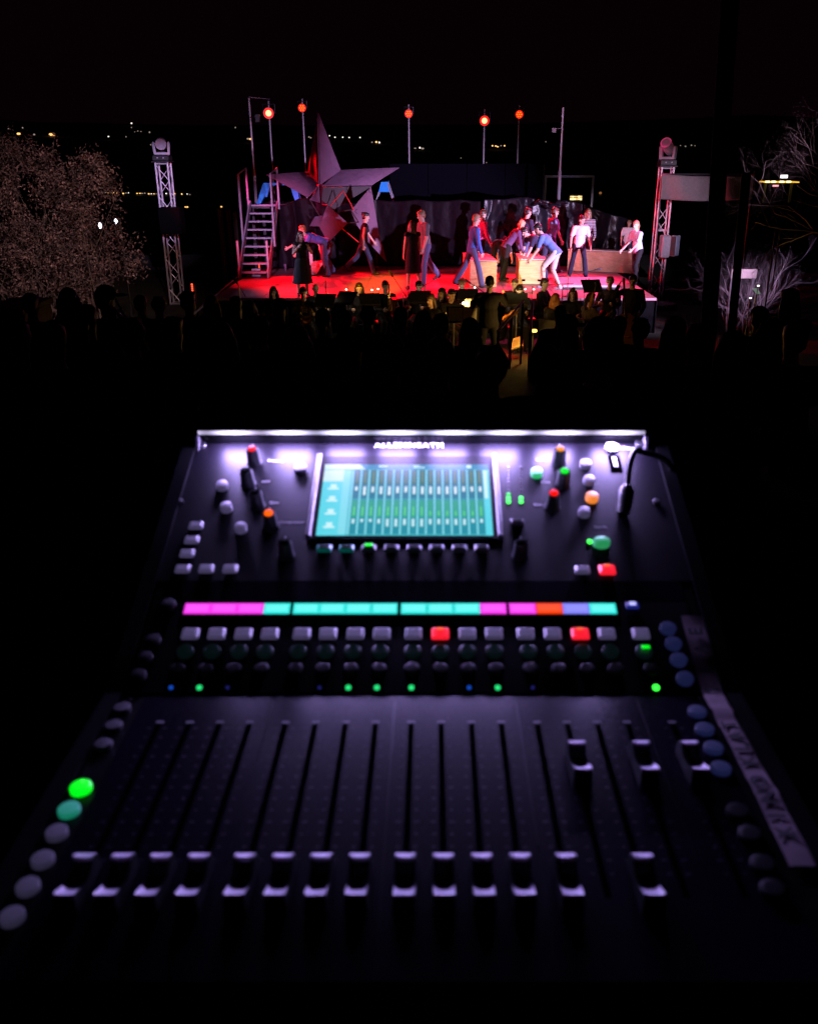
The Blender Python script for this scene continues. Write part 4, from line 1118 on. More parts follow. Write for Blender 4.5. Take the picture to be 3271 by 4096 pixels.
# instruments
M_brass = mat('brass', (.75, .52, .16), .22, metal=1.0, var=.05)
M_varn = mat('varnished_spruce', (.42, .15, .03), .25, var=.25, scale=5, stretch=(1, 1, .2))
c = P(1222, 1248, 19.0)
t = thing('french_horn', 'coiled brass french horn gleaming on the lap of the musician', 'french horn', c)
for r, n_ in ((.15, 28), (.12, 24), (.095, 20)):
    m = MB(); m.tube([c + Vector((r * math.cos(q * 6.1 / n_), -.02 * (r * 20 - 2), r * math.sin(q * 6.1 / n_))) for q in range(n_)], .010, 6); m.build('coil', M_brass, t, True)
Mx = frame(c + Vector((.02, -.05, -.16)), (1, 0, .3), (0, .6, .5)); m = MB(); m.lathe([(.012, -.25), (.02, -.16), (.045, -.06), (.10, 0), (.145, .02), (.14, .022), (.05, -.02)], 20, Mx); m.build('bell', M_brass, t, True)
m = MB(); m.tube([c + Vector((-.08, -.02, .1)), c + Vector((-.03, 0, .2)), c + Vector((-.01, .1, .28))], .008, 6); m.build('leadpipe', M_brass, t)
for k in range(3): m = MB(); m.cone(c + Vector((-.05 + .04 * k, -.06, .0)), c + Vector((-.05 + .04 * k, -.07, .07)), .014, .014, 8); m.build('valve', M_brass, t)
c = P(1553, 1195, 19.7)
t = thing('saxophone', 'brass saxophone held upright by the short haired musician', 'saxophone', c)
m = MB(); m.tube([c + Vector(q) for q in ((-.02, .06, .33), (.02, 0, .30), (.02, -.02, 0), (.03, -.03, -.25), (.06, -.05, -.31), (.10, -.06, -.27), (.12, -.07, -.1), (.14, -.09, .02))], [.010, .014, .024, .032, .036, .04, .05, .075], 10); m.build('tube', M_brass, t, True)
for k in range(6): m = MB(); m.lathe([(.02, 0), (.018, .012)], 8, Matrix.Translation(c + Vector((.022, -.055, .2 - .07 * k))) @ Matrix.Rotation(R(90), 4, 'X')); m.build('key', M_brass, t)
a = P(2545, 1140, 19.2); b = P(2512, 1290, 18.9)
t = thing('double_bass', 'dark double bass leaning against the bass player', 'double bass', b)
d = (a - b).normalized()
Mx = frame(b - d * .25, (1, -.15, .1), d)
m = MB()
pr = [(.16, -.55), (.27, -.45), (.30, -.28), (.25, -.1), (.19, 0), (.22, .16), (.21, .30), (.10, .42)]
poly = [(x, y) for x, y in pr] + [(-x, y) for x, y in reversed(pr)]
m.prism(poly, -.08, .08, 'z', Mx); m.build('body', mat('bass_varnish', (.16, .05, .02), .25), t)
m = MB(); m.tube([Mx @ Vector((0, .3, .10)), Mx @ Vector((0, 1.02, .05)), Mx @ Vector((0, 1.18, .02)), Mx @ Vector((0, 1.22, -.05))], [.026, .022, .03, .022], 8); m.build('neck', mat('bass_neck', (.05, .03, .02), .3), t)
m = MB(); m.box((0, -.1, .12), (.12, .02, .09), None); m.v = [tuple(Mx @ Vector(v)) for v in m.v]; m.build('bridge', M_varn, t)
def violin(c, ax, label):
    t = thing('violin', label, 'violin', c); Mx = frame(c, ax, (0, -.7, .7))
    pr = [(-.17, .05), (-.12, .10), (-.05, .085), (0, .06), (.05, .07), (.12, .085), (.17, .05)]
    m = MB(); m.prism([(x, y) for x, y in pr] + [(x, -y) for x, y in reversed(pr)], -.018, .018, 'z', Mx); m.build('body', M_varn, t)
    m = MB(); m.tube([Mx @ Vector((.12, 0, .02)), Mx @ Vector((.32, 0, .02)), Mx @ Vector((.36, 0, .0))], [.013, .011, .016], 6); m.build('neck', mat('ebony', (.02, .015, .012), .3), t)
violin(P(2040, 1262, 17.6), (.8, 0, .6), 'orange lit violin held low near the handrail')
violin(P(2362, 1202, 18.3), (.2, 0, 1), 'orange varnished violin under the chin of the violinist')

# music stands with lamps and sheets
M_sheet = mat('paper', (.78, .75, .68), .8)
def music_stand(px, py, Y, yaw, label, sheet=True, lamp=None, w=.44, tilt=-52):
    c = P(px, py, Y); z0 = ground_z(Y)
    t = thing('music_stand', label, 'music stand', (c.x, Y, z0)); Mx = Matrix.Translation(c) @ Matrix.Rotation(yaw, 4, 'Z') @ Matrix.Rotation(R(tilt), 4, 'X')
    m = MB(); m.bbox((0, 0, 0), (w, .012, .33), .004); put('desk', m.mesh('desk', M_steel), t, Mx)
    m = MB(); m.bbox((0, .03, -.165), (w, .06, .012), .003); put('ledge', m.mesh('ledge', M_steel), t, Mx)
    m = MB(); m.tube([(c.x, Y, z0), (c.x, Y, c.z - .05)], .014, 6); m.build('post', M_alu, t)
    for k in range(3): q = k * 2.1 + .3; m = MB(); m.tube([(c.x, Y, z0 + .22), (c.x + .26 * math.cos(q), Y + .26 * math.sin(q), z0)], .009, 5); m.build('leg', M_steel, t)
    if sheet:
        s_ = thing('score', 'open sheet music on ' + label, 'sheet music', c)
        for sg in (-1, 1): m = MB(); m.bbox((sg * w * .22, .012, 0), (w * .42, .004, .29), .001); put('page', m.mesh('page', M_sheet), s_, Mx)
    if lamp:
        m = MB(); m.tube([Mx @ Vector((0, 0, .16)), Mx @ Vector((0, .04, .24)), Mx @ Vector((0, .12, .25))], .006, 5); m.build('lamp_neck', M_steel, t)
        m = MB(); m.box(Mx @ Vector((0, .14, .245)), (.12, .05, .02)); m.build('lamp_head', M_steel, t)
        m = MB(); m.box(Mx @ Vector((0, .14, .230)), (.10, .04, .008)); m.build('lamp_diode', glow('stand_lamp', (1, .85, .7), 8), t)
        l = bpy.data.lights.new('stand_lamp_light', 'POINT'); l.energy = lamp * 5; l.color = (1, .80, .58); l.shadow_soft_size = .02
        o = bpy.data.objects.new('stand_lamp_light', l); COL.objects.link(o); o.location = Mx @ Vector((0, .15, .21))
    return t
for i, (px, py, Y, yaw, lab, lamp) in enumerate([(1385, 1188, 19.5, R(160), 'the music stand left of the straight haired player', .5), (1478, 1196, 19.2, R(190), 'the music stand right of the straight haired player', 0),
        (1300, 1198, 19.3, R(170), 'the music stand by the balding player', .4), (1680, 1186, 19.3, R(175), 'the music stand left of the bright lamp', .4),
        (1870, 1178, 20.0, R(170), 'the wide music stand at the foot of the plywood box', .5), (2068, 1196, 18.7, R(180), 'the lit music stand under the lit box', .9),
        (2365, 1140, 20.0, R(190), 'the tall black music stand by the pale riser', .4)]):
    music_stand(px, py, Y, yaw + math.pi, lab, True, lamp)
# small bright clip lamps along the stage edge
for px, py in ((1237, 1196), (1241, 1152 + 44), (1385, 1158), (1488, 1160), (1512, 1156), (1840, 1150), (1898, 1150), (2100, 1157), (2134, 1157), (2392, 1133), (2350, 1128)):
    c = P(px, py, 21.2)
    t = thing('clip_lamp', 'tiny bright clip lamp at the front edge of the stage', 'clip lamp', (c.x, 21.2, c.z), 'clip lamps along the stage edge')
    m = MB(); m.tube([(c.x, 21.6, STAGE - .08), (c.x, 21.5, c.z + .03), (c.x, 21.22, c.z + .03)], .008, 5); m.build('neck', M_steel, t)
    m = MB(); m.ell((c.x, 21.2, c.z), (.022, .022, .016), None, 8, 6); m.build('bulb', glow('clip_bulb', (1, .88, .82), 6), t)
# the bright orange lamp on the conductor's desk, and the white score under it
c = P(1877, 1213, 17.2); z0 = ground_z(17.2)
t = thing('desk_lamp', 'bright orange lamp shining over the white score', 'desk lamp', (c.x, 17.2, z0))
m = MB(); m.lathe([(.035, -.03), (.07, .03), (.05, .06), (.015, .075)], 12, Matrix.Translation(c + Vector((0, 0.0, .06)))); m.build('shade', M_steel, t)
m = MB(); m.bbox(c, (.17, .06, .17), .03); m.build('bulb', glow('orange_lamp', (1.0, .50, .05), 16), t)
m = MB(); m.ell(c + Vector((-.11, 0, .0)), (.03, .02, .03), None, 10, 8); m.build('second_bulb', glow('orange_lamp2', (1.0, .7, .3), 10), t)
m = MB(); m.tube([(c.x, 17.25, z0), (c.x, 17.25, c.z - .05), (c.x, 17.22, c.z + .1)], .012, 6); m.build('post', M_steel, t)
l = bpy.data.lights.new('orange_lamp_light', 'POINT'); l.energy = 70; l.color = (1, .50, .10); l.shadow_soft_size = .06
o = bpy.data.objects.new('orange_lamp_light', l); COL.objects.link(o); o.location = c + Vector((0, -.06, -.10))
music_stand(1850, 1256, 17.05, R(178), 'the conductor desk under the orange lamp', True, 0, .62, -24)
c = P(1815, 1244, 17.4); t = thing('score', 'greenish lit score lying flat beside the orange lamp', 'sheet music', c)
m = MB(); m.slab([P(1782, 1253, 17.3), P(1800, 1238, 17.5), P(1856, 1232, 17.5), P(1838, 1246, 17.3)], .01); m.build('page', mat('green_paper', (.62, .72, .45), .8), t)
music_stand(1815, 1268, 17.6, R(150), 'the low stand beside the orange lamp', False, 0, .4)

# boom microphones
M_mic = mat('mic_black', (.03, .03, .032), .4)
def boom(px0, py0, px1, py1, px2, py2, Y, label):
    """base under p0, boom from p1 up to the microphone at p2"""
    b = P(px1, py1, Y); e = P(px2, py2, Y); base = P(px0, py0, Y); z0 = STAGE if Y > YF else ground_z(Y)
    t = thing('microphone_stand', label, 'microphone stand', (b.x, Y, z0))
    m = MB(); m.tube([(b.x, Y, z0), (b.x, Y, b.z)], .013, 6); m.build('post', M_alu, t)
    d = (e - b).normalized(); m = MB(); m.tube([b - d * .25, e], .009, 6); m.build('boom', M_mic, t)
    m = MB(); m.cap(e, e + d * .13, .022, .026, 8); m.build('microphone', M_mic, t, True)
    m = MB(); m.lathe([(.14, z0), (.13, z0 + .02), (.02, z0 + .03)], 14, Matrix.Translation((b.x, Y, 0))); m.build('base', M_mic, t)
boom(1612, 1200, 1612, 1168, 1570, 1104, 20.6, 'boom microphone stand reaching left before the orange floor')
boom(1312, 1200, 1302, 1108, 1302, 1092, 20.9, 'straight microphone stand behind the balding musician')
boom(1698, 1220, 1698, 1142, 1655, 1168, 20.7, 'short microphone boom at the feet of the woman in black')
boom(1905, 1190, 1906, 1150, 1880, 1132, 21.0, 'low microphone stand at the feet of the man in blue')
boom(2274, 1150, 2272, 1100, 2378, 1080, 21.9, 'long boom microphone crossing before the long wooden box')
boom(2250, 1190, 2250, 1136, 2190, 1139, 21.2, 'microphone stand with flat boom before the pale shorts')
boom(955, 1250, 957, 1146, 950, 1135, 19.5, 'microphone stand with clip at the near left corner of the stage')

# handrail of the aisle steps in the pit
t = thing('handrail', 'dark tubular handrail beside the aisle steps in the middle', 'handrail', P(2060, 1400, 14))
A, B = P(1990, 1325, 13.4), P(2092, 1205, 15.4)
m = MB(); m.tube([A, B], .022, 8); m.build('rail', M_alu, t, True)
for q in (.02, .5, .98):
    p = A.lerp(B, q); m = MB(); m.tube([p, (p.x, p.y, ground_z(p.y))], .022, 8); m.build('post', mat('rail_steel', (.2, .2, .22), .4, metal=.8), t)
A2, B2 = P(2120, 1330, 13.4), P(2128, 1215, 15.4)
t = thing('handrail', 'second handrail on the far side of the aisle steps', 'handrail', P(2130, 1400, 14))
m = MB(); m.tube([A2, B2], .022, 8); m.build('rail', M_steel, t, True)
for q in (.02, .5, .98):
    p = A2.lerp(B2, q); m = MB(); m.tube([p, (p.x, p.y, ground_z(p.y))], .022, 8); m.build('post', M_steel, t)
c = P(2075, 1375, 16.6)
t = thing('floor_board', 'board of the pit floor lit warm yellow between the handrails', 'board', c)
m = MB(); m.slab([P(2040, 1400, 16.3), P(2052, 1355, 16.9), P(2085, 1345, 16.9), P(2092, 1382, 16.3)], .02); m.build('board', M_ply, t)
t = thing('pit_lamp', 'small yellow lamp low by the second handrail', 'lamp', P(2133, 1323, 16.2))
m = MB(); m.bbox(P(2133, 1323, 16.2), (.12, .06, .05), .01); m.build('bulb', glow('pit_bulb', (1, .55, .08), 4), t)
m = MB(); p = P(2133, 1323, 16.2); m.tube([(p.x, 16.25, p.z), (p.x, 16.25, ground_z(16.2))], .015, 6); m.build('post', M_steel, t)
l = bpy.data.lights.new('pit_lamp_light', 'POINT'); l.energy = 30; l.color = (1, .55, .12); l.shadow_soft_size = .04
o = bpy.data.objects.new('pit_lamp_light', l); COL.objects.link(o); o.location = p + Vector((-.1, -.1, .12))

# ================================================================ THE AUDIENCE
random.seed(21)
AG = 'audience seated in the dark on the slope'
heads = [  # px, py of the head's top, distance
    (120, 1170, 9), (268, 1148, 8.2), (418, 1143, 8.0), (345, 1215, 7), (560, 1178, 11), (632, 1185, 11), (752, 1160, 9.5), (845, 1178, 11.5), (942, 1182, 11), (996, 1200, 12), (1118, 1195, 10.5),
    (1290, 1232, 8.5), (1378, 1238, 9), (1470, 1222, 9.5), (1605, 1225, 9), (1692, 1240, 8.5), (1762, 1252, 8.0), (1876, 1268, 8.2), (2270, 1262, 7.5), (2240, 1220, 11), (2406, 1262, 3.6), (2560, 1270, 8.5), (2480, 1262, 9),
    (2700, 1262, 6.5), (2790, 1290, 6), (3160, 1150, 8.5), (3040, 1228, 9), (60, 1280, 5), (210, 1290, 5.5), (520, 1268, 6), (690, 1262, 7), (880, 1282, 6), (1040, 1260, 7.5), (1180, 1296, 5.5), (1400, 1320, 5), (1560, 1330, 5), (1760, 1345, 4.6), (1960, 1380, 4.6), (2180, 1372, 4.8), (2930, 1320, 5), (3180, 1290, 6)]
used = 0
AJ = [fk(1.72, l_, hd_, hy_, (34, 12, 50, -15), (34, 12, 50, -15), **SEATED) for l_, hd_, hy_ in ((8, 0, 0), (4, 4, 18), (12, -4, -20), (6, 2, 6))]
C_aud = [cloth('aud_a', (.03, .03, .035)), cloth('aud_b', (.05, .04, .04)), cloth('aud_c', (.03, .035, .05))]
protos = {}
rows = {}
for i, (px, py, Y) in enumerate(heads):
    p = P(px, py, Y); v = i % 8; J = AJ[v % 4]
    topz = (J['head'] + J['hup'] * .13 * J['s']).z
    at = Vector((p.x - J['head'].x, p.y - J['head'].y, ground_z(p.y)))
    seat = p.z - topz - at.z
    lab = 'person of the audience seen from behind as a dark silhouette'
    special = {268: 'person in the audience with round head just left of the capped one', 418: 'person in a cap turned to the right before the shrub', 2406: 'nearest and largest dark head in the audience right of the middle', 3160: 'dark haired person standing out at the far right by the bare tree', 752: 'round dark head in the audience at the foot of the left truss'}
    M = Matrix.Translation(Vector((at.x, at.y, p.z - topz - .30)))
    if v not in protos:
        t, Mw = person(lab, (at.x, at.y, p.z - topz - .30), 0.0, J, 1.72, AG, M_skin_d, C_aud[v % 3], 'long', C_black, 'long', None, ['dark', 'brown', 'dark', 'brown'][v % 4], ['short', 'wavy', 'short', 'ponytail', 'short', 'curly', 'short', 'long'][v], None, v in (1, 3, 7), 1.7, False, .30, False)
        protos[v] = t
    else:
        t = copy_tree(protos[v], M, lab)
    if px in special: t['label'] = special[px]
    if px == 418:
        b = MB(); hc = WORLD[t] @ (Matrix.Translation((0, 0, .30)) @ J['head'])
        b.ell(hc + Vector((0, 0, .06)), (.092, .105, .08)); b.ell(hc + Vector((.09, .03, .045)), (.10, .06, .014)); b.build('cap', C_black, t, True)
    rows.setdefault(round(Y / 1.6), []).append((at.x, at.y, p.z - topz - .10))
for k, pts in sorted(rows.items()):
    for (x, y, z) in pts:
        zg = ground_z(y)
        t = thing('seat', 'dark wooden seat under a person of the audience', 'seat', (x, y, zg), 'audience seats on the slope')
        m = MB(); m.bbox((x, y, z), (.55, .42, .05), .01); m.build('plank', M_dark, t)
        for sx in (-.22, .22): m = MB(); m.box((x + sx, y, (z - .025 + zg - .1) / 2), (.05, .36, z - .025 - zg + .1)); m.build('leg', M_dark, t)

# ================================================================ SHRUBS, TREES AND THE REST OF THE RIGHT AND LEFT SIDES
def leaf_mat(name, a, b):
    m = bpy.data.materials.new(name); m.use_nodes = True; nt = m.node_tree; n = nt.nodes; bs = n['Principled BSDF']
    bs.inputs['Roughness'].default_value = .55
    g_ = n.new('ShaderNodeNewGeometry'); r = n.new('ShaderNodeValToRGB')
    r.color_ramp.elements[0].color = (*a, 1); r.color_ramp.elements[1].color = (*b, 1)
    nz = n.new('ShaderNodeTexNoise'); nz.inputs['Scale'].default_value = 3.5; nz.inputs['Detail'].default_value = 1
    tc_ = n.new('ShaderNodeTexCoord'); nt.links.new(tc_.outputs['Object'], nz.inputs['Vector'])
    mr_ = n.new('ShaderNodeMapRange'); mr_.inputs['From Min'].default_value = .35; mr_.inputs['From Max'].default_value = .65; nt.links.new(nz.outputs['Fac'], mr_.inputs['Value'])
    ml = n.new('ShaderNodeMath'); ml.operation = 'MULTIPLY'; nt.links.new(g_.outputs['Random Per Island'], ml.inputs[0]); nt.links.new(mr_.outputs['Result'], ml.inputs[1]); nt.links.new(ml.outputs[0], r.inputs['Fac']); nt.links.new(r.outputs['Color'], bs.inputs['Base Color'])
    return m
M_leaf = leaf_mat('dry_leaf', (.03, .022, .02), (.62, .42, .38))
M_twig = mat('twig_bark', (.20, .16, .14), .8, bump=.4)
random.seed(4)
YSH = 20.0
t = thing('shrub', 'big dry leafed shrub beside the left truss tower', 'shrub', (P(220, 1230, YSH).x, YSH, ground_z(YSH)))
lobes = [(130, 830, 240, 230), (300, 730, 130, 140), (90, 640, 110, 90), (330, 900, 150, 150), (180, 1040, 270, 160), (400, 1010, 110, 90), (505, 1015, 80, 75), (250, 620, 60, 60), (380, 690, 60, 60), (40, 950, 200, 250), (440, 760, 45, 45), (330, 1110, 150, 80), (170, 575, 35, 40), (270, 590, 25, 40)]
mb = MB(); total = sum(a * b for _, _, a, b in lobes)
def rnd3():
    while True:
        v = Vector((random.uniform(-1, 1), random.uniform(-1, 1), random.uniform(-1, 1)))
        if v.length < 1: return v
tips = []
for (px, py, rx, ry) in lobes:
    c = P(px, py, YSH + random.uniform(-.3, .3)); k = YSH / F
    for q in range(int(15000 * rx * ry / total) // 3):
        v = rnd3(); v = v * (v.length ** -.35 if v.length > .05 else 1)
        cl = c + Vector((v.x * rx * k, v.y * min(1.3, rx * k), v.z * ry * k))
        if noise.noise(cl * 1.5) + .5 * noise.noise(cl * 4.0) < .0: continue
        tips.append(cl)
        d0 = Vector((random.uniform(-.5, .5), random.uniform(-.5, .5), random.uniform(.2, 1))).normalized()
        for w in range(9):
            p = cl + d0 * random.uniform(-.22, .22) + Vector((random.gauss(0, .04), random.gauss(0, .04), random.gauss(0, .04)))
            a = rnd3().normalized(); b = a.orthogonal().normalized(); L = random.uniform(.035, .085); W = L * random.uniform(.4, .65)
            nrm = a.cross(b) * L * .18
            i = len(mb.v)
            mb.v += [tuple(p), tuple(p + a * L * .5 + b * W * .5 + nrm), tuple(p + a * L), tuple(p + a * L * .5 - b * W * .5 + nrm)]
            mb.f += [(i, i + 1, i + 2), (i, i + 2, i + 3)]; mb.m += [0, 0]
me = bpy.data.meshes.new('foliage'); me.from_pydata(mb.v, [], mb.f); me.materials.append(M_leaf)
o = put('foliage', me, t); o['kind'] = 'stuff'
mb = MB(); root = Vector((P(200, 1230, YSH).x, YSH, ground_z(YSH)))
for q in range(90):
    tip = random.choice(tips); b0 = root + Vector((random.uniform(-1.3, 1.5), random.uniform(-.4, .4), 0))
    mid = b0.lerp(tip, .5) + Vector((random.uniform(-.2, .2), random.uniform(-.2, .2), random.uniform(-.1, .3)))
    mb.tube([b0, mid, tip], [.018, .010, .003], 5)
mb.build('stem', M_twig, t, True)['kind'] = 'stuff'
# dry grass at the foot of the shrub
mb = MB(); c = P(485, 1222, 19.4)
for q in range(260):
    b0 = Vector((c.x + random.gauss(0, .22), c.y + random.gauss(0, .15), ground_z(c.y))); hgt_ = random.uniform(.35, .75)
    sp_ = Vector((random.gauss(0, .16) + (b0.x - c.x) * .5, random.gauss(0, .12), hgt_))
    sd = Vector((.012, 0, 0)); i = len(mb.v); m1 = b0 + sp_ * .55 + Vector((0, 0, .04)); e = b0 + sp_
    mb.v += [tuple(b0 - sd), tuple(b0 + sd), tuple(m1 + sd * .8), tuple(m1 - sd * .8), tuple(e)]; mb.f += [(i, i + 1, i + 2, i + 3), (i + 3, i + 2, i + 4)]; mb.m += [0, 0]
o = mb.build('dry_grass', leaf_mat('dry_grass_blade', (.22, .13, .09), (.46, .30, .22)))
tag(o, 'tuft of dry pale grass at the foot of the shrub', 'grass', None)

def bare_tree(name, label, cat, base, segs, mname, seed, depth=5, r0=.09, spread=.55, leafn=0, dirs=None, length=1.2):
    random.seed(seed)
    t = thing(name, label, cat, base)
    trunk = MB(); twigs = MB()
    def grow(p, d, L, r, k):
        pts = [p]; rs = [r]; q = p; dd = d
        for s_ in range(3):
            dd = (dd + Vector((random.gauss(0, .16), random.gauss(0, .16), random.gauss(0, .10)))).normalized(); q = q + dd * L / 3; pts.append(q); rs.append(r * (1 - .13 * (s_ + 1)))
        (trunk if k <= 1 else twigs).tube(pts, rs, 6 if k <= 1 else 4)
        if k >= depth: return
        for c_ in range(random.choice((2, 3, 3)) if k else 4):
            a = dd.orthogonal().normalized(); a = Matrix.Rotation(random.uniform(0, 6.28), 3, dd) @ a
            nd = (dd * random.uniform(.6, 1) + a * spread * random.uniform(.7, 1.4) + Vector((0, 0, .08))).normalized()
            grow(pts[random.choice((1, 2, 3, 3))], nd, L * random.uniform(.6, .82), rs[-1] * random.uniform(.5, .7), k + 1)
    for d in (dirs or [Vector((0, 0, 1))]): grow(Vector(base), Vector(d).normalized(), length, r0, 0)
    trunk.build('trunk', mname, t, True)
    o = twigs.build('twig', mname, t); o['kind'] = 'stuff'
    return t
M_bark = mat('pale_bark', (.25, .18, .17), .8, bump=.5, bscale=30)
bt = P(3520, 900, 15.5); fork = P(3520, 985, 15.5)
tr = bare_tree('bare_tree', 'bare pale branched tree reaching in at the right edge', 'tree', tuple(fork), 5, M_bark, 8, 6, .042, .62, dirs=[(-.75, 0, .42), (-.55, -.1, .75), (-.35, .15, .95), (-.1, 0, 1), (.4, .1, .9), (-.85, .1, .18)], length=1.1)
m = MB(); m.tube([(bt.x + .1, 15.5, ground_z(15.5) - .1), (bt.x + .05, 15.5, fork.z - .8), fork + Vector((0, 0, .05))], [.19, .15, .12], 9); m.build('bole', M_bark, tr, True)
random.seed(31)
for px, w, lab, sd in ((2930, 1.0, 'bare thin shrub behind the second dark mast', 3), (3035, 1.1, 'bare thin shrub right of the pale board', 12), (2995, .9, 'tall bare shrub before the pale cloth banner end', 19)):
    c = P(px, 1240, 20.5)
    bare_tree('bare_shrub', lab, 'shrub', (c.x, 20.5, ground_z(20.5)), 5, mat('grey_bark', (.055, .042, .042), .85, bump=.5, bscale=30), sd, 5, .018, .42, dirs=[(-.25, 0, 1), (0, .1, 1), (.2, -.1, 1), (.4, 0, 1)], length=.85 * w)
# two dark masts close by on the right
M_mast = mat('dark_mast', (.006, .006, .006), .9)
def mast(a, b, Y, r, label, up=0):
    p, q = P(*a, Y), P(*b, Y); d = (p - q).normalized()
    z0 = ground_z(Y); base = q + d * ((z0 - q.z) / d.z); top = p + d * up
    t = thing('mast', label, 'mast', base)
    m = MB(); m.tube([base, top], r, 10); m.build('shaft', M_mast, t, True)
    m = MB(); m.lathe([(r * 2.2, 0), (r * 2.2, .02), (r * 1.2, .04), (r * 1.1, .3)], 12, Matrix.Translation(base)); m.build('foot', M_mast, t)
mast((2885, 500), (2832, 1300), 8.5, .075, 'thick dark mast standing before the cloth banner', 2.5)
mast((2984, 690), (2926, 1300), 9.5, .045, 'thinner leaning dark mast right of the thick one', 0)
# pale board and small things on the right
t = thing('board', 'pale wooden board behind the bare shrubs on the right', 'board', P(2972, 1120, 21.5))
a, b = P(2925, 1076, 21.5), P(3022, 1114, 21.5); m = MB(); m.bbox((a + b) / 2, (b.x - a.x, .04, a.z - b.z), .01); m.build('panel', mat('pale_pine', (.16, .12, .10), .7), t)
for x in (a.x + .05, b.x - .05): m = MB(); m.box((x, 21.55, (b.z + PIT) / 2), (.05, .05, b.z - PIT + .02)); m.build('leg', M_dark, t)
pp, q = P(3085, 925, 15), P(3063, 1190, 15)
t = thing('tripod_stand', 'thin metal tripod stand right of the bare shrubs', 'tripod', (q.x, 15, ground_z(15)))
m = MB(); m.tube([(q.x, 15, ground_z(15)), (q.x, 15, pp.z)], .014, 6); m.build('post', M_steel, t)
m = MB(); m.tube([(q.x + .07, 15, q.z + .1), (q.x + .07, 15, pp.z)], .010, 6); m.build('rod', M_steel, t)
for k in range(3): an = k * 2.1; m = MB(); m.tube([(q.x, 15, ground_z(15) + .6), (q.x + .4 * math.cos(an), 15 + .4 * math.sin(an), ground_z(15))], .012, 5); m.build('leg', M_steel, t)
c = P(3022, 1164, 13); t = thing('lit_page', 'small greenish lit page propped up at the right', 'tablet', c)
m = MB(); m.slab([P(3006, 1154, 13), P(3022, 1152, 13), P(3041, 1174, 13), P(3025, 1177, 13)], .01); m.build('screen', glow('page_glow', (.45, .62, .5), .28), t)  # paper page, the lamplight on it put in as a glow
m = MB(); m.tube([P(3024, 1176, 13.02), (c.x, 13.02, ground_z(13))], .012, 5); m.build('stand', M_steel, t)
for px, py in ((3031, 1143), (3000, 1192)):
    c = P(px, py, 12.8); t = thing('clip_lamp', 'tiny white lamp above the lit page' if py < 1150 else 'tiny white lamp below the lit page', 'clip lamp', c)
    m = MB(); m.ell(c, (.018, .012, .008), None, 8, 6); m.build('bulb', glow('clip_bulb', (1, .88, .82), 6), t)
    m = MB(); m.tube([c + Vector((0, .01, -.01)), (c.x, 12.81, ground_z(12.8))], .006, 5); m.build('neck', M_steel, t)
# dim fence of posts left of the stairs
for px, top, lab in ((880, 838, 'leftmost dark wooden post beyond the left of the stage'), (912, 828, 'dark wooden post between its two neighbours left of the stairs'), (940, 850, 'dark wooden post nearest the stairs')):
    q = P(px, top, 30); t = thing('post', lab, 'post', (q.x, 30, PIT)); m = MB(); m.bbox((q.x, 30, (q.z + PIT) / 2), (.13, .13, q.z - PIT), .01); m.build('timber', mat('old_timber', (.16, .13, .10), .8, bump=.4), t)
    m = MB(); m.bbox((q.x, 30, q.z + .02), (.17, .17, .04), .01); m.build('cap', M_steel, t)
# low wall at the left edge
a, b = P(-60, 1240, 10.5), P(96, 1252, 10.5)
t = thing('low_wall', 'low pale wall end at the left edge below the shrub', 'wall', ((a.x + b.x) / 2, 10.5, ground_z(10.5)))
M_conc = mat('concrete', (.22, .19, .18), .85, bump=.4)
m = MB(); m.bbox(((a.x + b.x) / 2, 10.9, (b.z + ground_z(10.5) - .3) / 2), (b.x - a.x, .8, b.z - ground_z(10.5) + .3), .02); m.build('wall_body', M_conc, t)
m = MB(); m.bbox(((a.x + b.x) / 2, 10.88, b.z + .03), (b.x - a.x + .06, .9, .06), .01); m.build('coping', M_conc, t)
q0, q1 = P(455, 1235, 8), P(530, 1310, 7)
t = thing('aisle_rail', 'thin metal rail slanting down beside the capped person', 'rail', q1)
m = MB(); m.tube([q0, q1], .02, 6); m.build('rail', M_alu, t)
for q in (q0, q1): m = MB(); m.tube([q, (q.x, q.y, ground_z(q.y))], .018, 6); m.build('post', M_steel, t)

# ================================================================ THE MIXING CONSOLE ON ITS TABLE
DROP = 0.372
TILT = R(22)
FZ = H - DROP                                           # height of the fader surface
KO = Vector((0, 0.5566, FZ))                            # crease between the two surfaces
kv = Vector((0, math.cos(TILT), math.sin(TILT))); kn = Vector((0, -math.sin(TILT), math.cos(TILT)))
KM = Matrix(((1, 0, 0), (0, kv.y, kv.z), (0, kn.y, kn.z))).transposed().to_4x4()
def key(px, py, h=0.0):                                 # (x, t) on the tilted surface, h above it
    d = ray(px, py); o = Vector((0, 0, H)); c = KO + kn * h
    p = o + d * ((c - o).dot(kn) / d.dot(kn)); return p.x, (p - KO).dot(kv)
def kpos(x, t, h=0.0): return KO + Vector((x, 0, 0)) + kv * t + kn * h
def kmat(x, t, h=0.0): return Matrix.Translation(kpos(x, t, h)) @ KM
def fpos(px, py, h=0.0): return G(px, py, FZ + h)

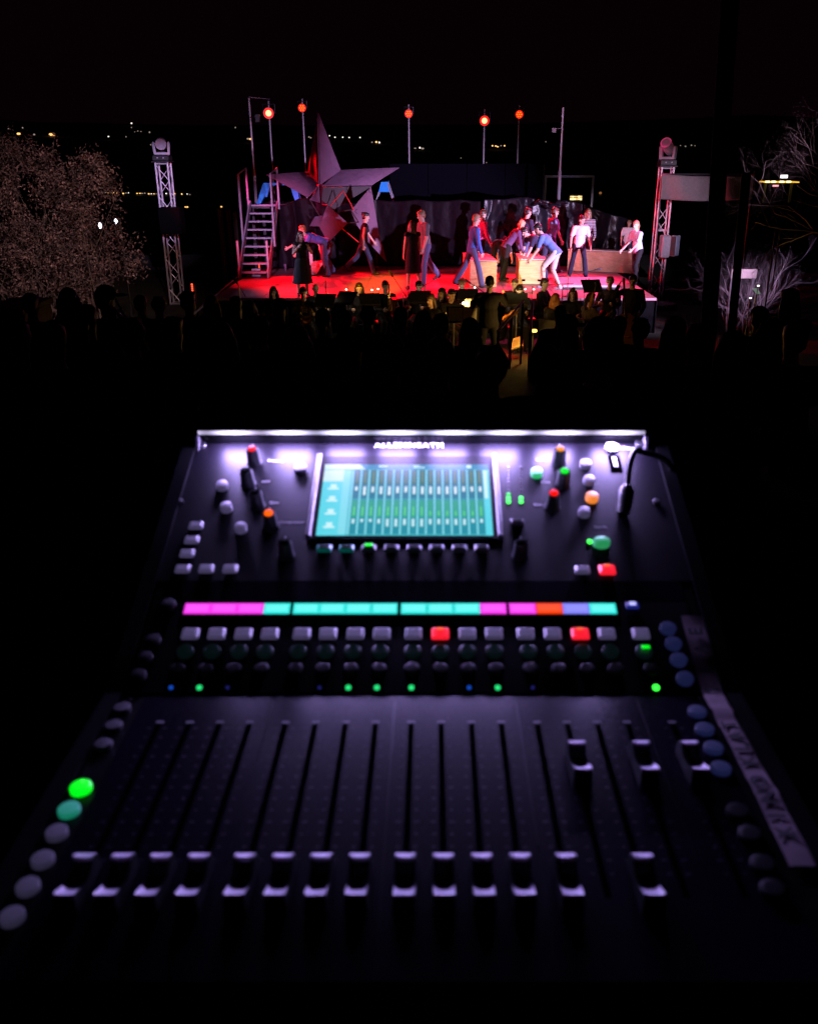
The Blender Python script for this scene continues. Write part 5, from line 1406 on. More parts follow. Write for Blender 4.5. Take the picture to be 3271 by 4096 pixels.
TABZ = FZ - 0.075
M_panel = mat('console_panel', (.0026, .0022, .0036), .45, var=.08, scale=2200, spec=.08)
M_panel2 = mat('console_grey', (.0030, .0021, .0056), .27, var=.06, scale=2200, spec=.045)
M_gloss = mat('console_black', (.003, .003, .004), .35, spec=.15)
M_body = mat('console_side', (.004, .004, .0045), .3, spec=.12)
M_rub = glow('pale_rubber', (.36, .29, .70), .13, (.26, .25, .29))  # weak glow in the rubber for lamp bar light on the keys
M_rubd = mat('grey_rubber', (.20, .20, .22), .55, var=.05)
M_knob = mat('knob_black', (.045, .045, .05), .30)
M_capm = mat('fader_cap_lit', (.74, .68, .82), .34, var=.04)  # pale cap ends, lamp bar light put into the colour
M_ink = mat('white_ink', (.72, .70, .72), .6)
M_slot = mat('slot_black', (.0006, .0006, .0006), .9, spec=0)
M_screw = mat('screw_steel', (.6, .6, .6), .3, metal=1)

tb = thing('table', 'black topped table carrying the mixing console', 'table', (0, .6, 0))
m = MB(); m.bbox((0.0, .68, TABZ - .02), (1.5, .86, .04), .006); m.build('tabletop', mat('table_black', (.006, .006, .006), .8), tb)
for x in (-.66, .70):
    for y in (.32, 1.04): m = MB(); m.box((x, y, (TABZ - .04) / 2), (.06, .06, TABZ - .04)); m.build('leg', M_dark, tb)

XL_, XR_ = -.2315, .2175
con = thing('mixing_console', 'black digital mixing console with lit touch screen and rows of faders', 'mixing console', ((XL_ + XR_) / 2, .55, TABZ))
TE = 0.293                                              # length of the tilted surface
def prof(y, z): return (y, z)
ktop = kpos(0, TE)
poly = [(.300, TABZ), (.292, FZ - .03), (.302, FZ - .006), (.312, FZ), (KO.y, KO.z), (ktop.y, ktop.z), (ktop.y + .03, ktop.z - .01), (ktop.y + .035, TABZ)]
m = MB(); m.prism(poly, XL_ + .004, XR_ - .004, 'x'); m.build('chassis', M_body, con)
for s, x in ((-1, XL_ - .004), (1, XR_ + .004)):        # side cheeks stand a little proud
    pl = [(.297, TABZ + .004), (.289, FZ - .028), (.300, FZ - .001), (.312, FZ + .003), (KO.y, KO.z + .003), (ktop.y + .002, ktop.z + .006), (ktop.y + .022, ktop.z + .018), (ktop.y + .033, ktop.z - .01), (ktop.y + .038, TABZ + .004)]
    m = MB(); m.prism(pl, x - .006, x + .006, 'x'); m.build('side_cheek', M_body, con)
# surface plates
def fplate(name, x0, x1, y0, y1, mm, h=.0008, th=.0016):
    m = MB(); m.box(((x0 + x1) / 2, (y0 + y1) / 2, FZ + h - th / 2), (x1 - x0, y1 - y0, th)); return m.build(name, mm, con)
def kplate(name, x0, x1, t0, t1, mm, h=.0008, th=.0016):
    m = MB(); m.box((0, 0, -th / 2), (x1 - x0, t1 - t0, th)); return put(name, m.mesh(name, mm), con, kmat((x0 + x1) / 2, (t0 + t1) / 2, h))
t_band0 = key(1635, 2408)[1]; t_band1 = key(1635, 2330)[1]
banks = []
slots = [618, 736, 855, 976, 1124, 1245, 1364, 1487, 1634, 1760, 1881, 2006, 2156, 2272, 2400, 2527]
SX = []
u0, s_ = fpos(618, 2905).x, None
s_ = (fpos(2527, 2905).x - u0) / (12 + 3 * 1.19); 
for bnk in range(4):
    for q in range(4): SX.append(u0 + s_ * (3 * bnk + 1.19 * bnk + q))
_m = sum(SX) / 16; SX = [_m + (x - _m) * .981 for x in SX]
edges = [XL_ + .020] + [(SX[4 * k + 3] + SX[4 * k + 4]) / 2 for k in range(3)] + [SX[15] + s_ * .60]
for k in range(4):
    fplate('fader_plate', edges[k] + .0004, edges[k + 1] - .0004, .312, .5555, M_panel2)
fplate('fader_plate', edges[4] + .0004, XR_ - .022, .312, .5555, M_panel2)
kplate('key_plate', XL_ + .012, XR_ - .012, .002, t_band0 - .001, M_gloss)
kplate('crease_band', XL_ + .012, XR_ - .012, t_band0, t_band1, M_panel2)
kplate('top_plate', XL_ + .002, XR_ - .002, t_band1 + .001, TE - .001, M_panel)

# fader slots, scale marks, caps
CAP = MB(); nu, nv = 8, 20; L2, W2 = .0170, .0056
for top in (1, 0):
    for j in range(nv + 1):
        v = -1 + 2 * j / nv
        for i in range(nu + 1):
            u = -1 + 2 * i / nu
            if v >= .1: hh = .0040 + .0085 * min(1, (v - .1) / .56) ** 2 - .0024 * max(0, (v - .66) / .34)
            else: hh = .0040 + .0087 * min(1, (.1 - v) / .95) ** 1.6
            hh += .0030 * u * u * u * u * (1 - v * v); ev = -.0012 if v < -.98 else 0
            CAP.v.append((u * W2 * (1 if top else 1.12), v * L2 * (1 if top else 1.08), (hh + ev) if top else .0008))
w = nu + 1; N = (nv + 1) * w
for j in range(nv):
    for i in range(nu):
        vm = -1 + 2 * (j + .5) / nv
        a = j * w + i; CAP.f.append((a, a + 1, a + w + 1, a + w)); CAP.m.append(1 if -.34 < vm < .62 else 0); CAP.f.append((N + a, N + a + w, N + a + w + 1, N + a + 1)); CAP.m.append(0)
for j in range(nv):
    for i, fl in ((0, 1), (nu, 0)):
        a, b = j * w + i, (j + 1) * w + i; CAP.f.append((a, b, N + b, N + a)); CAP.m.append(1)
for i in range(nu):
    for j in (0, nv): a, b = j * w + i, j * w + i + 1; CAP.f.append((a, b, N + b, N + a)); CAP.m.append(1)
cap_me = CAP.mesh('fader_cap', [M_capm, mat('fader_cap_shaded', (.012, .012, .014), .4, spec=.2)], True)  # black dish and sides: their shade put into the colour
ln_me = None
m = MB(); m.box((0, 0, .0001), (.0105, .0010, .0003)); ln_me = m.mesh('cap_line', M_ink)
y_top, y_bot = fpos(1635, 2903).y, fpos(1635, 3590).y
yb_cap = fpos(1635, 3524, .008).y; yt_cap = fpos(1635, 3044, .008).y
slot_me = MB(); slot_me.box((0, 0, 0), (.0038, y_top - y_bot, .0006)); slot_m = slot_me.mesh('fader_slot', M_slot)
mk = MB(); mk.box((0, 0, 0), (.0052, .0016, .0003)); mk_me = mk.mesh('slot_mark', mat('slot_ink', (.16, .155, .17), .7))
mxm = fpos(2690, 2905).x
ticks = MB()
for i, x in enumerate(SX + [mxm]):
    up = i in (13, 15, 16); miss = i == 14 and False
    put('fader_slot', slot_m, con, Matrix.Translation((x, (y_top + y_bot) / 2, FZ + .0009)))
    put('slot_mark', mk_me, con, Matrix.Translation((x, y_top + .003, FZ + .0010)))
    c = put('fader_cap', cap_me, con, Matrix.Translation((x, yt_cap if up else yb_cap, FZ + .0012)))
    for q in range(14):
        yy = y_top - .004 - (y_top - y_bot - .02) * q / 13
        for sx in (-1, 1): ticks.box((x + sx * (.0052 if q % 3 else .0056), yy, FZ + .0009), (.0022 if q % 3 else .0032, .00035, .0002))
o = ticks.build('scale_mark', mat('dim_ink', (.035, .033, .04), .7), con); o['kind'] = 'stuff'

# ---- keys on the tilted surface
def rect_key(w, d, h, mm, nm, bev=.0014):
    m = MB(); m.bbox((0, 0, h / 2), (w, d, h), bev); return m.mesh(nm, mm)
def round_key(r, h, mm, nm, sx=1.0):
    m = MB(); m.lathe([(r * .98, 0), (r, h * .3), (r, h * .75), (r * .93, h * .93), (r * .6, h), (0.0005, h * 1.02)], 18); m.v = [(x * sx, y, z) for x, y, z in m.v]; return m.mesh(nm, mm, True)
SHP = {}
def shape(k, fn):
    if k not in SHP: SHP[k] = fn()
    return SHP[k]
E_red = glow('key_red', (1.0, 0.012, 0.03), 1.0, (.4, .05, .05)); E_redhot = glow('key_red_hot', (1.0, .12, .03), 1.3)
E_grn = glow('key_green', (.0, 1.0, .01), 1.0); E_teal = glow('key_teal', (.01, .30, .18), .55, (.1, .3, .25)); E_amb = glow('key_amber', (1.0, .26, .03), .85, (.5, .3, .1))
E_grn2 = glow('key_mint', (.03, .75, .22), .55, (.2, .5, .3)); E_blue = glow('key_blue', (.10, .14, 1.0), 1.5)
E_wred = glow('knob_red', (1, .005, .0), 1.2); E_wor = glow('knob_orange', (1, .10, .0), 1.4); E_wam = glow('knob_amber', (1, .30, .0), 1.0); E_wgr = glow('knob_green', (.0, .9, .02), 1.0)
E_gdot = glow('led_green', (.02, .85, .22), 1.0); E_bdot = glow('led_blue', (.01, .10, .75), .6); E_bdim = glow('led_blue_dim', (.03, .03, .30), .35); E_lime = glow('led_lime', (.03, 1, .04), 3)
def kput(nm, me, px, py, h=0.0, rot=0, t=None, x=None, parent=None, base=.0008):
    a, b = key(px, py, h)
    return put(nm, me, parent or con, kmat(a if x is None else x, b if t is None else t, base) @ Matrix.Rotation(rot, 4, 'Z'))
# colour strips: four windows of four cells
t0, t1 = key(1635, 2461)[1], key(1635, 2421)[1]
cols = ['mag', 'mag', 'mag', 'cya', 'cya', 'cya', 'cya', 'cya', 'cya', 'cya', 'cya', 'mag', 'mag', 'red', 'vio', 'cya']
CE = dict(mag=glow('strip_magenta', (1.0, .045, .90), 1.0), cya=glow('strip_cyan', (.03, .86, .78), 1.0), red=glow('strip_red', (1.0, .05, .005), 1.0), vio=glow('strip_violet', (.22, .22, 1.0), 1.0))
CI = dict(mag=glow('strip_magenta_in', (1.0, .10, 1.0), 1.05), cya=glow('strip_cyan_in', (.14, .95, .88), 1.05), red=glow('strip_red_in', (1.0, .09, .01), 1.05), vio=glow('strip_violet_in', (.28, .28, 1.0), 1.05))
m = MB(); m.box((0, 0, .0006), (s_ * .985, t1 - t0, .0012)); CM = {c: None for c in CE}
bx0 = [key(p_, 2442)[0] for p_ in (740, 1174, 1603, 2035)]; bx1 = [key(p_, 2442)[0] for p_ in (1162, 1590, 2024, 2462)]
for k in range(4):
    kplate('strip_window', bx0[k] - .0022, bx1[k] + .0022, t0 - .002, t1 + .002, mat('strip_glass', (.004, .004, .005), .12), .0016)
    wc = (bx1[k] - bx0[k]) / 4
    for q in range(4):
        c = cols[4 * k + q]
        m = MB(); m.box((0, 0, 0), (wc - .0003, t1 - t0, .0008)); d = put('channel_display', m.mesh('channel_display', CE[c]), con, kmat(bx0[k] + wc * (q + .5), (t0 + t1) / 2, .0022))
        m = MB(); m.box((0, 0, 0), (wc * .82, (t1 - t0) * .62, .0003)); put('display_field', m.mesh('display_field', CI[c]), d, kmat(bx0[k] + wc * (q + .5), (t0 + t1) / 2, .0028))
# channel keys
KX = [key(763, 2535)[0]]
mu = [763, 868, 975, 1080, 1208, 1313, 1421, 1527, 1653, 1760, 1868, 1975, 2101, 2209, 2319, 2425, 2561]
for i, px in enumerate(mu):
    lit = i in (9, 14)
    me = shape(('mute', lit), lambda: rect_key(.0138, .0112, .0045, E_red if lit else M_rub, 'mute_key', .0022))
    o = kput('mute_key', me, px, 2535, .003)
    if lit: o['label'] = 'lit red key'; m = MB(); m.bbox((0, 0, 0), (.005, .002, .0006), .0002); put('key_lamp', m.mesh('key_lamp', E_redhot), o, WORLD[o] @ Matrix.Translation((0, .0032, .0047)))
sl = [742, 848, 955, 1060, 1193, 1302, 1410, 1520, 1650, 1760, 1868, 1977, 2113, 2222, 2332, 2440]
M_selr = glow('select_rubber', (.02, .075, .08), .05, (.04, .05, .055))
for i, px in enumerate(sl):
    kput('select_key', shape('sel', lambda: round_key(.0068, .0026, M_selr, 'select_key', 1.0)), px, 2602, .003)
o = kput('select_key', shape('sel', None), 2575, 2603, .003); o['label'] = 'select key with green lamp lit'
m = MB(); m.bbox((0, 0, 0), (.0062, .0030, .0012), .0004); put('key_lamp', m.mesh('key_lamp', E_grn), o, WORLD[o] @ Matrix.Translation((.001, .0016, .005)))
pl_ = [710, 822, 933, 1044, 1180, 1291, 1402, 1515, 1647, 1760, 1873, 1984, 2122, 2235, 2347, 2461, 2602]
for i, px in enumerate(pl_):
    kput('solo_key', shape('pfl', lambda: round_key(.0060, .0022, mat('solo_rubber', (.035, .032, .036), .5), 'solo_key')), px, 2672, .003)
dot = lambda mm, r=.0021: (lambda: round_key(r, .0012, mm, 'signal_led'))
for px, kd in ((685, 'b'), (798, 'g'), (911, 'd'), (1278, 'd'), (1393, 'g'), (1507, 'g'), (1645, 'g'), (1876, 'b'), (1990, 'g'), (2130, 'd'), (2622, 'l')):
    mm = dict(b=E_bdot, g=E_gdot, d=E_bdim, l=E_lime)[kd]
    kput('signal_led', shape('dot' + kd, dot(mm, dict(b=.0016, g=.0021, d=.0014, l=.0024)[kd])), px, 2751, .001)
# blue lamp key right of the strips
o = kput('blue_key', shape('bluek', lambda: rect_key(.0105, .0062, .004, glow('blue_key_skirt', (.02, .03, .35), .5), 'blue_key')), 2527, 2421, .003)
m = MB(); m.bbox((0, 0, .0045), (.0052, .0034, .001), .0004); put('key_lamp', m.mesh('key_lamp', glow('blue_white', (.45, .45, 1), 1.4)), o, WORLD[o])

# left and right columns of soft keys
for px, py in ((675, 2418), (613, 2562), (583, 2632), (555, 2703)): kput('soft_key', shape('softd', lambda: round_key(.0060, .004, mat('faint_rubber', (.025, .022, .028), .6), 'soft_key')), px, py, .003)
def fput(nm, me, px, py, h=.003, base=.0009): p = fpos(px, py, h); return put(nm, me, con, Matrix.Translation((p.x, p.y, FZ + base)))
for px, py in ((490, 2833), (455, 2903), (415, 2978)): fput('soft_key', shape('softd', None), px, py)
o = fput('soft_key', shape('softg', lambda: round_key(.0068, .004, E_grn, 'soft_key')), 325, 3150); o['label'] = 'brightly lit green soft key'
m = MB(); m.ell((0, 0, 0), (.0011, .0011, .0004), None, 8, 6); put('key_lamp', m.mesh('key_lamp', E_lime), o, WORLD[o] @ Matrix.Translation((0, .003, .0044)))
o = fput('soft_key', shape('softt', lambda: round_key(.0066, .004, E_teal, 'soft_key')), 277, 3238); o['label'] = 'dim teal soft key'
for px, py in ((228, 3330), (172, 3437), (113, 3545), (50, 3665)): fput('soft_key', shape('softp', lambda: round_key(.0064, .004, glow('dim_rubber', (.32, .27, .60), .06, (.10, .095, .12)), 'soft_key')), px, py)  # fainter glow in the rubber for the dim light on these keys
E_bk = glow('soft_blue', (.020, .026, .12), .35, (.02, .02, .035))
for px, py in ((2670, 2512), (2692, 2573), (2713, 2638), (2738, 2713)): kput('soft_key', shape('softb', lambda: round_key(.0062, .004, E_bk, 'soft_key', 1.05)), px, py, .003)
for px, py in ((2787, 2845), (2817, 2915), (2852, 2990), (2882, 3072)): fput('soft_key', shape('softb', None), px, py)
for px, py in ((2950, 3250), (3000, 3340), (3050, 3460), (3090, 3560)): fput('soft_key', shape('softk', lambda: round_key(.0075, .004, mat('black_rubber', (.004, .004, .005), .6, spec=.08), 'soft_key')), px, py)

# ---- the top panel
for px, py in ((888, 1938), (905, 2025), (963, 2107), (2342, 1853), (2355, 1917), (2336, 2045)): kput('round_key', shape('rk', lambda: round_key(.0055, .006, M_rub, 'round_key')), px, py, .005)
o = kput('round_key', shape('rkg', lambda: round_key(.0058, .006, E_grn2, 'round_key')), 2146, 1887, .005); o['label'] = 'mint green lit round key'
o = kput('round_key', shape('rka', lambda: round_key(.0060, .006, E_amb, 'round_key')), 2367, 1985, .005); o['label'] = 'amber lit round key'
o = kput('oval_key', shape('ok', lambda: round_key(.0056, .006, glow('oval_green', (.02, .36, .12), .7, (.15, .5, .25)), 'oval_key', 1.35)), 2405, 2165, .005)
kput('signal_led', shape('dotl2', dot(E_lime, .0022)), 2357, 2167, .001)
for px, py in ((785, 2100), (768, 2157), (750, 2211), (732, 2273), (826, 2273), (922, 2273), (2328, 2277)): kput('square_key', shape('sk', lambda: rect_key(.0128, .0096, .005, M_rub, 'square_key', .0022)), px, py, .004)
o = kput('square_key', shape('skr', lambda: rect_key(.0140, .0112, .005, E_red, 'square_key', .0022)), 2427, 2277, .004); o['label'] = 'bright red lit square key'
m = MB(); m.bbox((0, 0, 0), (.0052, .0024, .0008), .0003); put('key_lamp', m.mesh('key_lamp', E_redhot), o, WORLD[o] @ Matrix.Translation((0, .0028, .0053)))
def flat_key(mm):
    m = MB(); m.bbox((0, 0, .0025), (.0128, .0074, .005), .0015); m.bbox((0, -.0002, .0052), (.0085, .0040, .0008), .0004, None, 1); return m.mesh('flat_key', [mm, M_gloss])
for i, px in enumerate((1297, 1386, 1475, 1565, 1656, 1746, 1836, 1926)):
    mm = glow('teal_frame', (.0, .06, .05), .6, (.05, .2, .2)) if i < 2 else M_rubd
    o = kput('flat_key', shape(('fk', i < 2), lambda: flat_key(mm)), px, 2192, .004)
    if i == 2: m = MB(); m.bbox((0, 0, 0), (.0068, .0036, .0012), .0006); put('key_lamp', m.mesh('key_lamp', E_grn), o, WORLD[o] @ Matrix.Translation((0, .0012, .0060)))
kput('flat_key', shape(('fk', False), None), 2067, 2087, .004)
kput('small_encoder', shape('enc', lambda: round_key(.0062, .006, M_rubd, 'small_encoder')), 1200, 1868, .006)
# fluted tall knobs
def knob_mesh(r, h):
    m = MB(); n = 30; prof_ = [(1.12, 0), (1.06, h * .12), (1.0, h * .2), (.90, h * .92), (.82, h), (.62, h * .985)]
    vs = []
    for k, (q, z) in enumerate(prof_):
        for i in range(n):
            a = 2 * math.pi * i / n; fl = 1 - (.10 if (i % 5 in (0, 1)) and 1 <= k <= 4 else 0)
            vs.append((r * q * fl * math.cos(a), r * q * fl * math.sin(a), z))
    fs = [(k * n + i, k * n + (i + 1) % n, (k + 1) * n + (i + 1) % n, (k + 1) * n + i) for k in range(len(prof_) - 1) for i in range(n)]
    fs += [tuple(range((len(prof_) - 1) * n, len(prof_) * n))]
    m.add(vs, fs); return m.mesh('knob', M_knob, True)
KH, KR = .0170, .0066
km = knob_mesh(KR, KH)
for px, py, em in ((1008, 1795, E_wred), (983, 1882, None), (1020, 1968, None), (1075, 2052, E_wor), (1138, 2167, None), (2240, 1795, E_wam), (2257, 1884, E_wgr), (2214, 1972, E_wred), (2084, 2167, None)):
    x, t_ = key(px, py, KH + .0008)
    o = put('knob', km, con, kmat(x, t_, .0008))
    m = MB(); m.lathe([(KR * .60, 0), (KR * .56, .0012), (.0004, .0016)], 16); put('knob_top', m.mesh('knob_top', em or M_gloss, True), o, kmat(x, t_, .0008 + KH))
    m = MB(); m.box((0, KR * .80, KH * .98), (.0008, .0022, .0012)); put('pointer', m.mesh('pointer', M_ink), o, kmat(x, t_, .0008))
# printed words beside them
M_print = mat('print_ink', (.50, .48, .52), .6)
for s2, px, py, sz in (('Preamp', 1105, 1846, .0052), ('HPF', 1065, 1930, .0044), ('Gate', 1098, 2014, .0044), ('Compressor', 1168, 2092, .0044), ('Width', 2166, 1843, .0044), ('Freq', 2180, 1932, .0044), ('Gain', 2150, 2022, .0044), ('Sends', 2400, 2112, .005)):
    x, t_ = key(px, py); text('printed_word', s2, sz, M_print, con, kmat(x, t_, .0010), .0001)
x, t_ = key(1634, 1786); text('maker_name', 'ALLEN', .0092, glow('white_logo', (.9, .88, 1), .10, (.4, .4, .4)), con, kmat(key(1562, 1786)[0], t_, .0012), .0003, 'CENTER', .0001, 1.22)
text('maker_name', '&', .0070, MATS['white_logo'], con, kmat(key(1628, 1786)[0], t_, .0012), .0003, 'CENTER', .0003)
text('maker_name', 'HEATH', .0092, MATS['white_logo'], con, kmat(key(1704, 1786)[0], t_, .0012), .0003, 'CENTER', .0001, 1.22)
# screws
for px, py, r in ((808, 1783, .0045), (2556, 1778, .0045), (722, 2008, .003), (2622, 2010, .003)):
    kput('screw', shape(('scr', r), lambda: round_key(r, .003, M_screw, 'screw')), px, py, .001)
# meters
for cx, lits in ((2033, 3), (2083, 2)):
    for k in range(10):
        py = 2008 - k * 15.2
        lit = k < lits
        me = shape(('mt', lit, k < 2), lambda: round_key(.0019 if lit else .0011, .0012, (E_lime if k < 2 else E_grn) if lit else mat('led_off', (.02, .02, .02), .3), 'meter_led'))
        kput('meter_led', me, cx, py, .001)
# usb socket, jack, cable
x, t_ = key(2459, 1858); o = kplate('usb_socket', x - .0055, x + .0055, t_ - .011, t_ + .011, M_slot, .002, .002)
m = MB(); m.box((0, 0, 0), (.004, .014, .001)); put('tongue', m.mesh('tongue', M_rubd), o, kmat(x - .0006, t_, .0030))
x, t_ = key(2445, 1799); m = MB(); m.lathe([(.0072, 0), (.0068, .003), (.0030, .0034), (.0014, .002)], 18); o = put('jack_socket', m.mesh('jack_socket', mat('jack_metal', (.18, .175, .19), .5)), con, kmat(x, t_, .001))
x, t_ = key(2508, 1797); text('printed_word', '2 Phones', .0044, M_ink, con, kmat(x, t_, .0012), .0001)

# ---- the screen
sx0, st0 = key(1263, 2141, .003); sx1, _ = key(1972, 2141, .003); _, st1 = key(1635, 1857, .003)
hx0, hx1 = sx0, sx1
bez = .0055
mt = MB()
for (x0, x1, a0, a1) in ((hx0 - .0085, hx0 - .004, st0 - .004, st1 + .013), (hx1 + .004, hx1 + .0085, st0 - .004, st1 + .013)):
    mt = MB(); mt.bbox(((x0 + x1) / 2 - (hx0 + hx1) / 2, (a0 + a1) / 2 - (st0 + st1) / 2, .0025), (x1 - x0, a1 - a0, .007), .0012)
    put('screen_trim', mt.mesh('screen_trim', mat('trim_grey', (.07, .065, .08), .45)), con, kmat((hx0 + hx1) / 2, (st0 + st1) / 2, .0008))
scr = kplate('screen', hx0 - .004, hx1 + .004, st0 - .0035, st1 + .0125, mat('screen_glass_frame', (.0015, .0015, .002), .5, spec=.04), .0024, .003)
W = hx1 - hx0; HH = st1 - st0
def sq(x0, y0, x1, y1, lay):                            # rectangles in screen fractions, y downwards
    return ((x0 + x1) / 2 * W - W / 2, HH / 2 - (y0 + y1) / 2 * HH, (x1 - x0) * W, (y1 - y0) * HH, lay)
def E(n_, c, s=1.0):
    m_ = glow('screen_' + n_, c, s, (0, 0, 0)); m_.node_tree.nodes['Principled BSDF'].inputs['Specular IOR Level'].default_value = .05; return m_
def sgroup(nm, m_, rects):
    for r in rects:
        b = MB(); cx, cy, w_, h_, l_ = sq(*r); b.box((cx, cy, .00012 * l_), (w_, h_, .0001))
        put(nm, b.mesh(nm, m_), scr, kmat((hx0 + hx1) / 2, (st0 + st1) / 2, .0026))
sgroup('background', E('teal', (.075, .50, .60)), [(0, 0, 1, 1, 0)])
sgroup('side_bar', E('aqua', (.10, .68, .80)), [(0, .255, .165, 1, 1), (.96, .08, 1, 1, 1)])
sgroup('title_bar', E('blue', (.015, .27, .44)), [(.23, 0, 1, .075, 1)])
sgroup('tab', E('pale', (.60, .84, .86)), [(0, 0, .21, .075, 2), (0, .085, .125, .255, 2)])
b = MB(); cx, cy, w_, h_, l_ = sq(.21, 0, .25, .075, 2); b.prism([(cx - w_ / 2, cy - h_ / 2), (cx + w_ / 2, cy - h_ / 2), (cx - w_ / 2, cy + h_ / 2)], .00024, .00034, 'z'); put('tab_corner', b.mesh('tab_corner', MATS['screen_pale']), scr, kmat((hx0 + hx1) / 2, (st0 + st1) / 2, .0026))
sgroup('icon', E('white', (.62, .92, .95)), [q for k, y in enumerate((.30, .47, .65, .83)) for q in ((.05, y, .085, y + .06, 3), (.035, y + .05, .10, y + .075, 3))] + [(.33, .02, .385, .04, 3), (.54, .015, .58, .032, 3), (.54, .042, .61, .058, 3), (.865, .012, .895, .06, 3), (.965, .1, .985, .5, 3)])
xs_ = [.175 + k * (.785 / 16) for k in range(16)]; cw = .785 / 16
sgroup('channel_column', E('column', (.004, .19, .27)), [q for x in xs_ for q in ((x + cw * .2, .085, x + cw * .98, .505, 2),)])
sgroup('channel_column', E('column_low', (.003, .27, .34)), [(x + cw * .2, .515, x + cw * .98, .985, 2) for x in xs_])
sgroup('channel_gap', E('gap', (.22, .72, .82)), [(x - .001, .085, x + cw * .16, .985, 2) for x in xs_] + [(.12, .09, .165, .98, 2)])
sgroup('meter_bar', E('olive', (.05, .16, .08)), [(x + cw * .36, .095, x + cw * .82, .30, 3) for x in xs_])
sgroup('meter_bar', E('olive_tip', (.11, .26, .07)), [(x + cw * .50, .11, x + cw * .66, .27, 4) for x in xs_])
sgroup('meter_bar', E('green_low', (.02, .38, .22)), [(x + cw * .30, .53, x + cw * .84, .76, 3) for x in xs_])
random.seed(9)
sgroup('meter_bar', E('green_tip', (.12, .70, .22)), [(x + cw * .48, .60 + (.08 if 8 < k < 15 else .02), x + cw * .66, .74, 4) for k, x in enumerate(xs_)])
hts = [.035, .10, .06, .085, .10, .07, .06, .085, .085, .085, .085, .085, .085, .05, .05, .05]
sgroup('fader_mark', E('mark', (.75, .92, .96)), [(x + cw * .46, .335, x + cw * .76, .335 + hts[k] + .02, 4) for k, x in enumerate(xs_)])
h2 = [.04, .02, .02, .04, .08, .08, .06, .08, .08, .05, .05, .05, .06, .06, .03, .03]
sgroup('fader_mark', E('mark_low', (.58, .88, .92)), [(x + cw * .42, .785, x + cw * .72, .785 + h2[k % 16] + .02, 4) for k, x in enumerate(xs_)])

# ---- the lamp bar along the top edge
LHT = .0275                                              # height of its lit line over the panel
bx_a, bx_b = key(793, 1731, LHT)[0], key(2578, 1731, LHT)[0]
_, LTT = key(1635, 1731, LHT)
bar = MB(); bar.prism([(LTT + .0012, LHT - .005), (LTT + .0012, LHT + .0022), (LTT + .004, LHT + .004), (TE + .03, LHT + .004), (TE + .03, -.004), (TE + .0005, -.004), (TE + .0005, .012), (TE - .004, LHT - .005)], bx_a - .004, bx_b + .004, 'x')
put('lamp_bar', bar.mesh('lamp_bar', M_body), con, Matrix.Translation(KO) @ KM)
M_strip = bpy.data.materials.new('light_strip'); M_strip.use_nodes = True; nt = M_strip.node_tree; n = nt.nodes; pb = n['Principled BSDF']
ledx = [key(p_, 1731, LHT)[0] for p_ in (934, 1152, 1370, 1583, 1796, 2010, 2235, 2470)]
tc = n.new('ShaderNodeTexCoord'); sx_ = n.new('ShaderNodeSeparateXYZ'); nt.links.new(tc.outputs['Object'], sx_.inputs[0])
per = (ledx[-1] - ledx[0]) / 7
ma = n.new('ShaderNodeMath'); ma.operation = 'MULTIPLY_ADD'; ma.inputs[1].default_value = 2 * math.pi / per; ma.inputs[2].default_value = -2 * math.pi / per * ledx[0]
nt.links.new(sx_.outputs['X'], ma.inputs[0]); mc = n.new('ShaderNodeMath'); mc.operation = 'COSINE'; nt.links.new(ma.outputs[0], mc.inputs[0])
mr = n.new('ShaderNodeMapRange'); mr.inputs['From Min'].default_value = -1; mr.inputs['To Min'].default_value = .55; mr.inputs['To Max'].default_value = 3.6; nt.links.new(mc.outputs[0], mr.inputs['Value'])
pb.inputs['Emission Color'].default_value = (.72, .64, 1.0, 1); nt.links.new(mr.outputs['Result'], pb.inputs['Emission Strength'])
m = MB(); m.box((0, 0, 0), (bx_b - bx_a, .0014, .0034)); m.v = [(x + (bx_a + bx_b) / 2, y, z) for x, y, z in m.v]
put('light_strip', m.mesh('light_strip', M_strip), con, Matrix.Translation(kpos(0, LTT, LHT)) @ KM)
for x, s in ((bx_a - .006, -1), (bx_b + .006, 1)):
    m = MB(); m.prism([(TE - .014, .001), (TE + .004, .001), (TE + .012, .026), (TE - .002, .022)], x - .0012, x + .0012, 'x'); put('bar_bracket', m.mesh('bar_bracket', mat('bracket_grey', (.12, .115, .13), .5)), con, Matrix.Translation(KO) @ KM)
LEDC = (.48, .36, 1.0)
for x in ledx:
    d = (-kv * .80 - kn * .60).normalized(); p = kpos(x, TE - .004, .0165)
    la = bpy.data.lights.new('console_lamp', 'AREA'); la.shape = 'RECTANGLE'; la.size = .034; la.size_y = .012; la.energy = LED_W; la.color = LEDC
    o = bpy.data.objects.new('console_lamp', la); COL.objects.link(o); o.location = p; o.rotation_euler = d.to_track_quat('-Z', 'X').to_euler()
    xa = o.rotation_euler.to_matrix() @ Vector((1, 0, 0))
    if abs(xa.x) < .7: o.rotation_euler = d.to_track_quat('-Z', 'Y').to_euler()

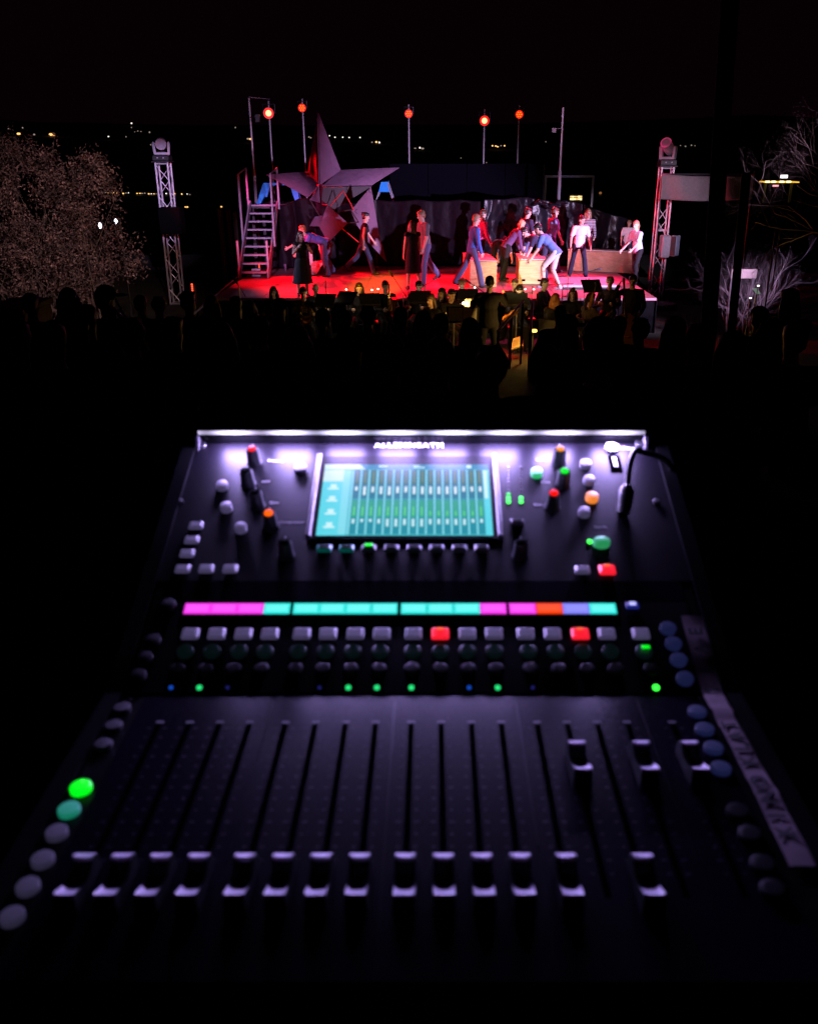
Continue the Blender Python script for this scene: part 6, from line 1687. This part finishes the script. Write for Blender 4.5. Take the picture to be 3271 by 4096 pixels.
# masking tape with handwriting along the right edge
tp = [(key(2712, 2476)[0], key(2712, 2476)[1]), (key(2782, 2468)[0], key(2782, 2468)[1])]
M_tape = mat('masking_tape', (.19, .15, .17), .8, var=.14, spec=.1, scale=40, bump=.3, bscale=60, dist=.0006)
XT0, XT1 = .1990, .2140
tape = MB(); n_ = 40; yEnd = fpos(3200, 3482).y; tEnd = key(2745, 2472)[1]
Ltot = tEnd + (KO.y - yEnd)
def tape_pt(q, x, up=.0):
    """q from 0 at the near end to 1 at the far end of the tape"""
    s2 = q * Ltot; dy = KO.y - yEnd
    wr = .0004 * math.sin(q * 31) + (.0022 if abs(q - .60) < .012 else 0) + (.0016 if abs(q - .24) < .012 and x > .207 else 0)
    if s2 < dy: return Vector((x, yEnd + s2, FZ + .0032 + wr + up))
    return kpos(x, s2 - dy, .0032 + wr + up)
for k in range(n_ + 1):
    q = k / n_
    for x in (XT0 + .0012 * math.sin(q * 5), (XT0 + XT1) / 2, XT1 + .0008 * math.sin(q * 9)): tape.v.append(tuple(tape_pt(q, x, .0005 if x == (XT0 + XT1) / 2 else 0)))
for k in range(n_):
    for i in range(2): a = k * 3 + i; tape.f.append((a, a + 1, a + 4, a + 3)); tape.m.append(0)
tpo = tape.build('tape_strip', M_tape, con, 'all'); tpo['label'] = 'masking tape strip with handwriting'
M_pen = mat('marker_ink', (.008, .006, .010), .7)
for ch, q in (('E', .93), ('A', .86), ('I', .78), ('I', .71), ('T', .53), ('A', .475), ('L', .425), ('K', .37), ('O', .285), ('N', .225), ('I', .16), ('X', .10)):
    p = tape_pt(q, (XT0 + XT1) / 2, .0014); p2 = tape_pt(q + .01, (XT0 + XT1) / 2, .0014)
    d = (p2 - p).normalized()
    text('handwriting', ch, .0145, M_pen, tpo, frame(p, d, (-1, 0, 0)), .0001, 'CENTER', .0006)

# thick black cable plugged in at the top right, looping over the back
cb = thing('cable', 'thick black cable looping from the console over its back edge', 'cable', kpos(.19, .18))
x0_, t0_ = key(2505, 1990, .012); 
pts = []
A0 = kpos(x0_ - .004, t0_ - .012, .004); A1 = kpos(x0_, t0_ + .004, .016); A2 = kpos(*key(2512, 1890, .018), .018); A3 = kpos(*key(2532, 1815, .020), .020); A3b = kpos(*key(2562, 1806, .016), .016); A4 = kpos(.224, .250, .006); A5 = kpos(.232, .225, -.05); A6 = Vector((.236, A5.y - .02, TABZ + .006)); A7 = Vector((.34, A5.y + .05, TABZ + .006))
ctrl = [A1, A2, A3, A3b, A4, A5, A6, A7]; fine = []
for i in range(len(ctrl) - 1):
    p0, p1, p2, p3 = ctrl[max(i - 1, 0)], ctrl[i], ctrl[i + 1], ctrl[min(i + 2, len(ctrl) - 1)]
    for k in range(6):
        q = k / 6; fine.append(.5 * ((2 * p1) + (p2 - p0) * q + (2 * p0 - 5 * p1 + 4 * p2 - p3) * q * q + (3 * p1 - p0 - 3 * p2 + p3) * q ** 3))
fine.append(A7)
m = MB(); m.tube(fine, .0030, 10); m.build('lead', mat('cable_black', (.004, .004, .004), .5, spec=.15), cb, True)
m = MB(); m.tube([A0, A0.lerp(A1, .6), A1, A1.lerp(A2, .2)], [.0062, .0072, .0072, .0050], 10); m.build('plug', mat('plug_metal', (.03, .03, .034), .4), cb, True)
# power and signal cables behind: a dark stage box edge on the table
